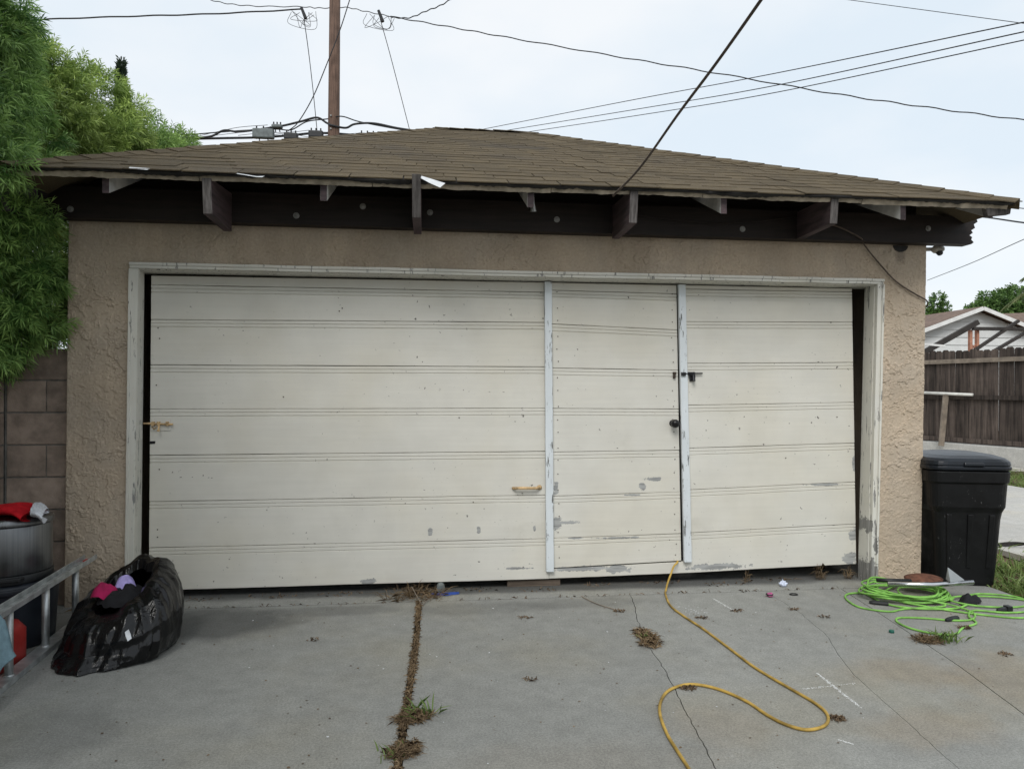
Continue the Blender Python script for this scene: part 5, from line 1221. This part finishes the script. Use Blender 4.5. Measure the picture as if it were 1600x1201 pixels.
tuft1 = straw('dry_grass_tuft', [(-.085, -1.80, .065, .045, 420), (-.04, -1.78, .05, .03, 150)], 'dry grass clump with green blades on the long joint', 'grass tuft', group='grass tufts in the cracks', L=(.02, .055), zmax=.03, w=.0015)
tuft2 = straw('dry_grass_tuft', [(-.10, -2.08, .06, .05, 380), (-.08, -2.05, .05, .04, 150)], 'dry grass clump nearest the bottom edge of the long joint', 'grass tuft', group='grass tufts in the cracks', L=(.02, .055), zmax=.03, w=.0015)
tuft3 = straw('dry_grass_tuft', [(1.215, -.93, .05, .12, 380), (1.20, -1.05, .05, .06, 150)], 'dry grass patch grown in the middle crack', 'grass tuft', group='grass tufts in the cracks', L=(.02, .06), zmax=.022)
tuft4 = straw('dry_grass_tuft', [(2.755, -1.16, .075, .05, 300)], 'half green grass tuft below the green cord', 'grass tuft', group='grass tufts in the cracks', L=(.025, .06), zmax=.035, w=.0015)
def greenblades(c, n, h, parent, r=.035):
    C = np.stack([c[0] + RNG.normal(0, r, n), c[1] + RNG.normal(0, r * .7, n), np.full(n, .002)], 1); d = RNG.normal(0, .55, (n, 3)); d[:, 2] = 1; d = unit(d); H = RNG.uniform(.5, 1, (n, 1)) * h
    s = unit(np.cross(d, RNG.normal(0, 1, (n, 3)))) * .003; mid = C + d * H * .55; tip = C + d * H * np.array([1.5, 1.5, .85])
    V = np.stack([C - s, C + s, mid + s, tip, mid - s], 1).reshape(-1, 3)
    return tag(npmesh('green_blades', V, np.arange(len(V)).reshape(-1, 5), 'grass', parent, np.repeat(RNG.uniform(0, .6, n), 5)), kind='stuff')
greenblades((-.03, -1.76, .0), 38, .10, tuft1)
greenblades((-.135, -2.10, .0), 14, .06, tuft2)
greenblades((2.84, -1.17, .0), 60, .085, tuft4, .04)
greenblades((1.195, -.96, .0), 12, .05, tuft3, .012)
# weeds and roots in the gap under the door
straw('dry_weeds', [(-.12, -.05, .20, .045, 170), (-.04, .03, .16, .05, 130)], 'tangle of dry weeds under the door at the long joint', 'weeds', L=(.04, .14), w=.0017, flat=.7, zmax=.05)
straw('dry_weeds', [(2.30, .12, .025, .015, 50)], 'small dry root clump hanging under the door right of the cord', 'weeds', L=(.03, .08), w=.0009, flat=2.2, zmax=.09)
straw('dry_weeds', [(2.86, .12, .04, .015, 110)], 'dry root clump under the right end of the door', 'weeds', L=(.03, .09), w=.0009, flat=2.2, zmax=.10)
straw('dry_weeds', [(3.08, .12, .03, .015, 80)], 'dry roots against the foot of the right jamb', 'weeds', L=(.03, .09), w=.0009, flat=2.2, zmax=.10)
straw('leaf_litter', [(x, .12 + random.uniform(-.05, .05), .16, .05, 26) for x in np.arange(-1.5, 3.0, .45)] + [(x, -.11, .2, .012, 9) for x in np.arange(-1.4, 3.1, .35)], 'thin dry litter along the threshold joint', 'litter', mats=('litter',), kind='stuff', L=(.012, .04), zmax=.006)
for i, (x, y, n, lab) in enumerate([(-.641, -.778, 16, 'dark dry leaf scrap on the left slab'), (.578, -.517, 26, 'small brown leaf heap left of the middle crack'), (1.188, -.455, 36, 'brown leaf heap at the head of the middle crack'), (1.65, -.64, 34, 'grey brown leaf clump beside the yellow cord'), (2.303, -.534, 26, 'brown grass scrap before the right half of the door'),
        (.485, -1.445, 14, 'small curled leaf scrap in the middle slab'), (3.02, -1.39, 30, 'brown grass scrap right of the half green tuft'), (1.72, -1.99, 90, 'dry grass scrap caught at the bend of the yellow cord'), (2.42, -.70, 18, 'single dry leaf below the black ring'), (1.93, -.53, 26, 'dry scrap at the end of the chalk line'), (1.20, -1.63, 60, 'grass scrap where the yellow cord crosses the crack'), (3.12, -.98, 90, 'dry grass lying under the lower green cord loop')]):
    straw('leaf_scrap', [(x, y, .035, .022, n)], lab, 'leaf litter', mats=('litter',), group='leaf scraps on the concrete', L=(.010, .032), w=.0024, zmax=.009)
# scattered crumbs
V, S = [], []
n = 420; c = np.stack([RNG.uniform(-2.0, 3.9, n), RNG.uniform(-2.6, -.15, n), np.full(n, .0012)], 1); s = RNG.uniform(.0015, .006, (n, 1)); an = RNG.uniform(0, 6.28, n)
for q in range(5): V.append(c + np.stack([np.cos(an + q * 1.256) * s[:, 0] * RNG.uniform(.6, 1.5, n), np.sin(an + q * 1.256) * s[:, 0], RNG.uniform(0, .003, n)], 1))
V = np.stack(V, 1).reshape(-1, 3)
tag(npmesh('crumbs', V, np.arange(len(V)).reshape(-1, 5), 'litter', None, np.repeat(RNG.uniform(0, 1, n), 5)), 'scattered dirt crumbs on the driveway', 'dirt', None, 'stuff')
n = 60; c = np.stack([RNG.uniform(-1.3, 2.5, n), RNG.uniform(-2.2, -.2, n), np.full(n, .0015)], 1); s = RNG.uniform(.002, .006, n); an = RNG.uniform(0, 6.28, n)
c[:26, 0] = 1.66 + RNG.normal(0, .06, 26); c[:26, 1] = -.50 + RNG.normal(0, .07, 26)
V = np.stack([c + np.stack([np.cos(an + q * 1.256) * s * RNG.uniform(.6, 1.5, n), np.sin(an + q * 1.256) * s, RNG.uniform(0, .002, n)], 1) for q in range(5)], 1).reshape(-1, 3)
tag(npmesh('paint_flakes', V, np.arange(len(V)).reshape(-1, 5), 'flash', None), 'pale paint flakes scattered on the concrete', 'paint flakes', None, 'stuff')
# chalk marks: powdery flecks along a stroke
MAT['chalk'] = simple('white_chalk', (0.72, 0.73, 0.72), 0.95, 0.1, 40, 0)
def chalk(strokes, lab, parent=None):
    V = []
    for (a, b, w, n) in strokes:
        a, b = np.array(a), np.array(b); t = RNG.random(n); d = b - a; pr = np.array([-d[1], d[0]]) / np.linalg.norm(d)
        c = a + d * t[:, None] + pr * (RNG.normal(0, w, n) * (.5 + .5 * np.sin(t * 3.14)))[:, None] ; s = RNG.uniform(.001, .003, n); an = RNG.uniform(0, 6.28, n); z = RNG.uniform(.0012, .0016, n)
        V.append(np.stack([np.stack([c[:, 0] + np.cos(an + q * 1.57) * s, c[:, 1] + np.sin(an + q * 1.57) * s, z], 1) for q in range(4)], 1).reshape(-1, 3))
    V = np.concatenate(V); c0 = V.mean(0); c0[2] = 0
    return tag(npmesh('chalk_mark', V, np.arange(len(V)).reshape(-1, 4), 'chalk', None, None, org=tuple(c0)), lab, 'chalk mark', 'chalk marks on the concrete')
chalk([((1.900, -1.515), (1.885, -1.90), .0048, 420), ((1.735, -1.685), (2.015, -1.65), .005, 120)], 'white chalk cross drawn on the concrete')
chalk([((1.888, -.25), (1.915, -.52), .006, 240)], 'white chalk line before the right half of the door')
chalk([((1.62, -2.155), (1.66, -2.198), .003, 60)], 'short faint chalk tick below the yellow cord bend')
# small rubbish
MAT['pink'] = simple('pink_plastic', (0.40, 0.09, 0.22), 0.5, 0.2, 20, 0.1)
MAT['capgreen'] = simple('dark_green_plastic', (0.01, 0.10, 0.075), 0.4, 0.2, 20, 0.1)
MAT['blueplastic'] = simple('blue_plastic', (0.015, 0.06, 0.30), 0.45, 0.2, 20, 0.2)
MAT['paper'] = simple('white_blue_wrapper', (0.55, 0.60, 0.72), 0.7, 0.25, 60, 0.4)
def lump(name, c, r, mat, lab, cat, seed, sq=(1, 1, .7)):
    def f(u, v):
        a = u * 6.2832; b = (v - .5) * math.pi; d = (math.cos(a) * math.cos(b), math.sin(a) * math.cos(b), math.sin(b)); k_ = r * (1 + .45 * mn.noise((d[0] * 2.2, d[1] * 2.2, d[2] * 2.2 + seed)) + .2 * mn.noise((d[0] * 6, d[1] * 6, d[2] * 6 + seed)))
        return (c[0] + d[0] * k_ * sq[0], c[1] + d[1] * k_ * sq[1], max(.0015, c[2] + (d[2] + .9) * k_ * sq[2]))
    return tag(MB().grid(f, 22, 12).build(name, mat, None, smooth=True), lab, cat)
lump('pink_toy', (2.287, -.25, 0), .020, 'pink', 'small pink plastic toy before the door', 'toy', 3)
tag(MB().tube([(2.283 + .021 * math.cos(a), -.25 + .021 * math.sin(a), .018) for a in np.linspace(0, 6.28, 14)], .004, 6).build('dark_hair_tie', 'blackplastic'), 'thin dark band around the pink toy', 'band')
lump('paper_scrap', (2.50, -.02, 0), .026, 'paper', 'crumpled white and blue wrapper at the threshold', 'wrapper', 9, (1.1, .8, .8))
tag(MB().tube([(2.47 + .026 * math.cos(a), -.224 + .020 * math.sin(a), .005) for a in np.linspace(0, 6.3, 20)], .0035, 8, cap=False).build('black_ring', 'blackplastic', None, smooth=True), 'small black rubber ring on the concrete', 'ring')
tag(MB().lathe([(0, 0), (.013, 0), (.0145, .003), (.0145, .012), (.012, .015), (0, .0155)], (2.647, -1.005, .0012), 20).build('bottle_cap', 'capgreen', None, bevel=.001), 'dark green bottle cap below the green cord', 'bottle cap')
MAT['oldboard'] = wood('dirty_board', (0.16, 0.125, 0.095), (0.09, 0.07, 0.055), (3, 3, 50), .9, 0, .4)
tag(MB().box(.545, .925, .17, .24, .0015, .046).build('timber_offcut', 'oldboard', None, bevel=.003), 'flat timber offcut under the door left of the small door', 'timber')
tag(MB().tube([(.075, .06, .030), (.075, .14, .030)], .028, 18).build('tin_can', 'greybox', None, bevel=.003), 'grey tin can under the door by the weeds', 'tin can')
sheetpiece('x', [((.0, .06, .004), (.02, .0, .004)), ((.10, .05, .012), (.12, .0, .004)), ((.20, .07, .006), (.20, .03, .004))], 'blueplastic', None).name = 'blue_plastic_strip'
tag(bpy.data.objects['blue_plastic_strip'], 'blue plastic strip beside the tin can under the door', 'plastic strip')
for a, b, c_, lab in (((-.12, -.02, .075), (-.08, -.13, .035), (-.05, -.21, .006), 'dry upright twig at the head of the long joint'), ((.02, -.07, .012), (-.02, -.14, .014), (-.045, -.21, .006), 'dry twig slanting right from the long joint'), ((1.02, -.13, .004), (1.08, -.30, .006), (1.17, -.43, .005), 'thin dry stalk lying before the small door')):
    tag(MB().tube(spline([a, b, c_], 5), .003, 6).build('dry_twig', 'greypost', None), lab, 'twig', 'twigs by the threshold')
straw('leaf_litter', [(-2.05, -.14, .10, .07, 160), (-2.16, -.06, .08, .04, 100)], 'dead leaves in the corner at the foot of the left pillar', 'leaf litter', mats=('litter',), kind='stuff', L=(.015, .05), w=.004, zmax=.03)
print('objects', len(bpy.data.objects))
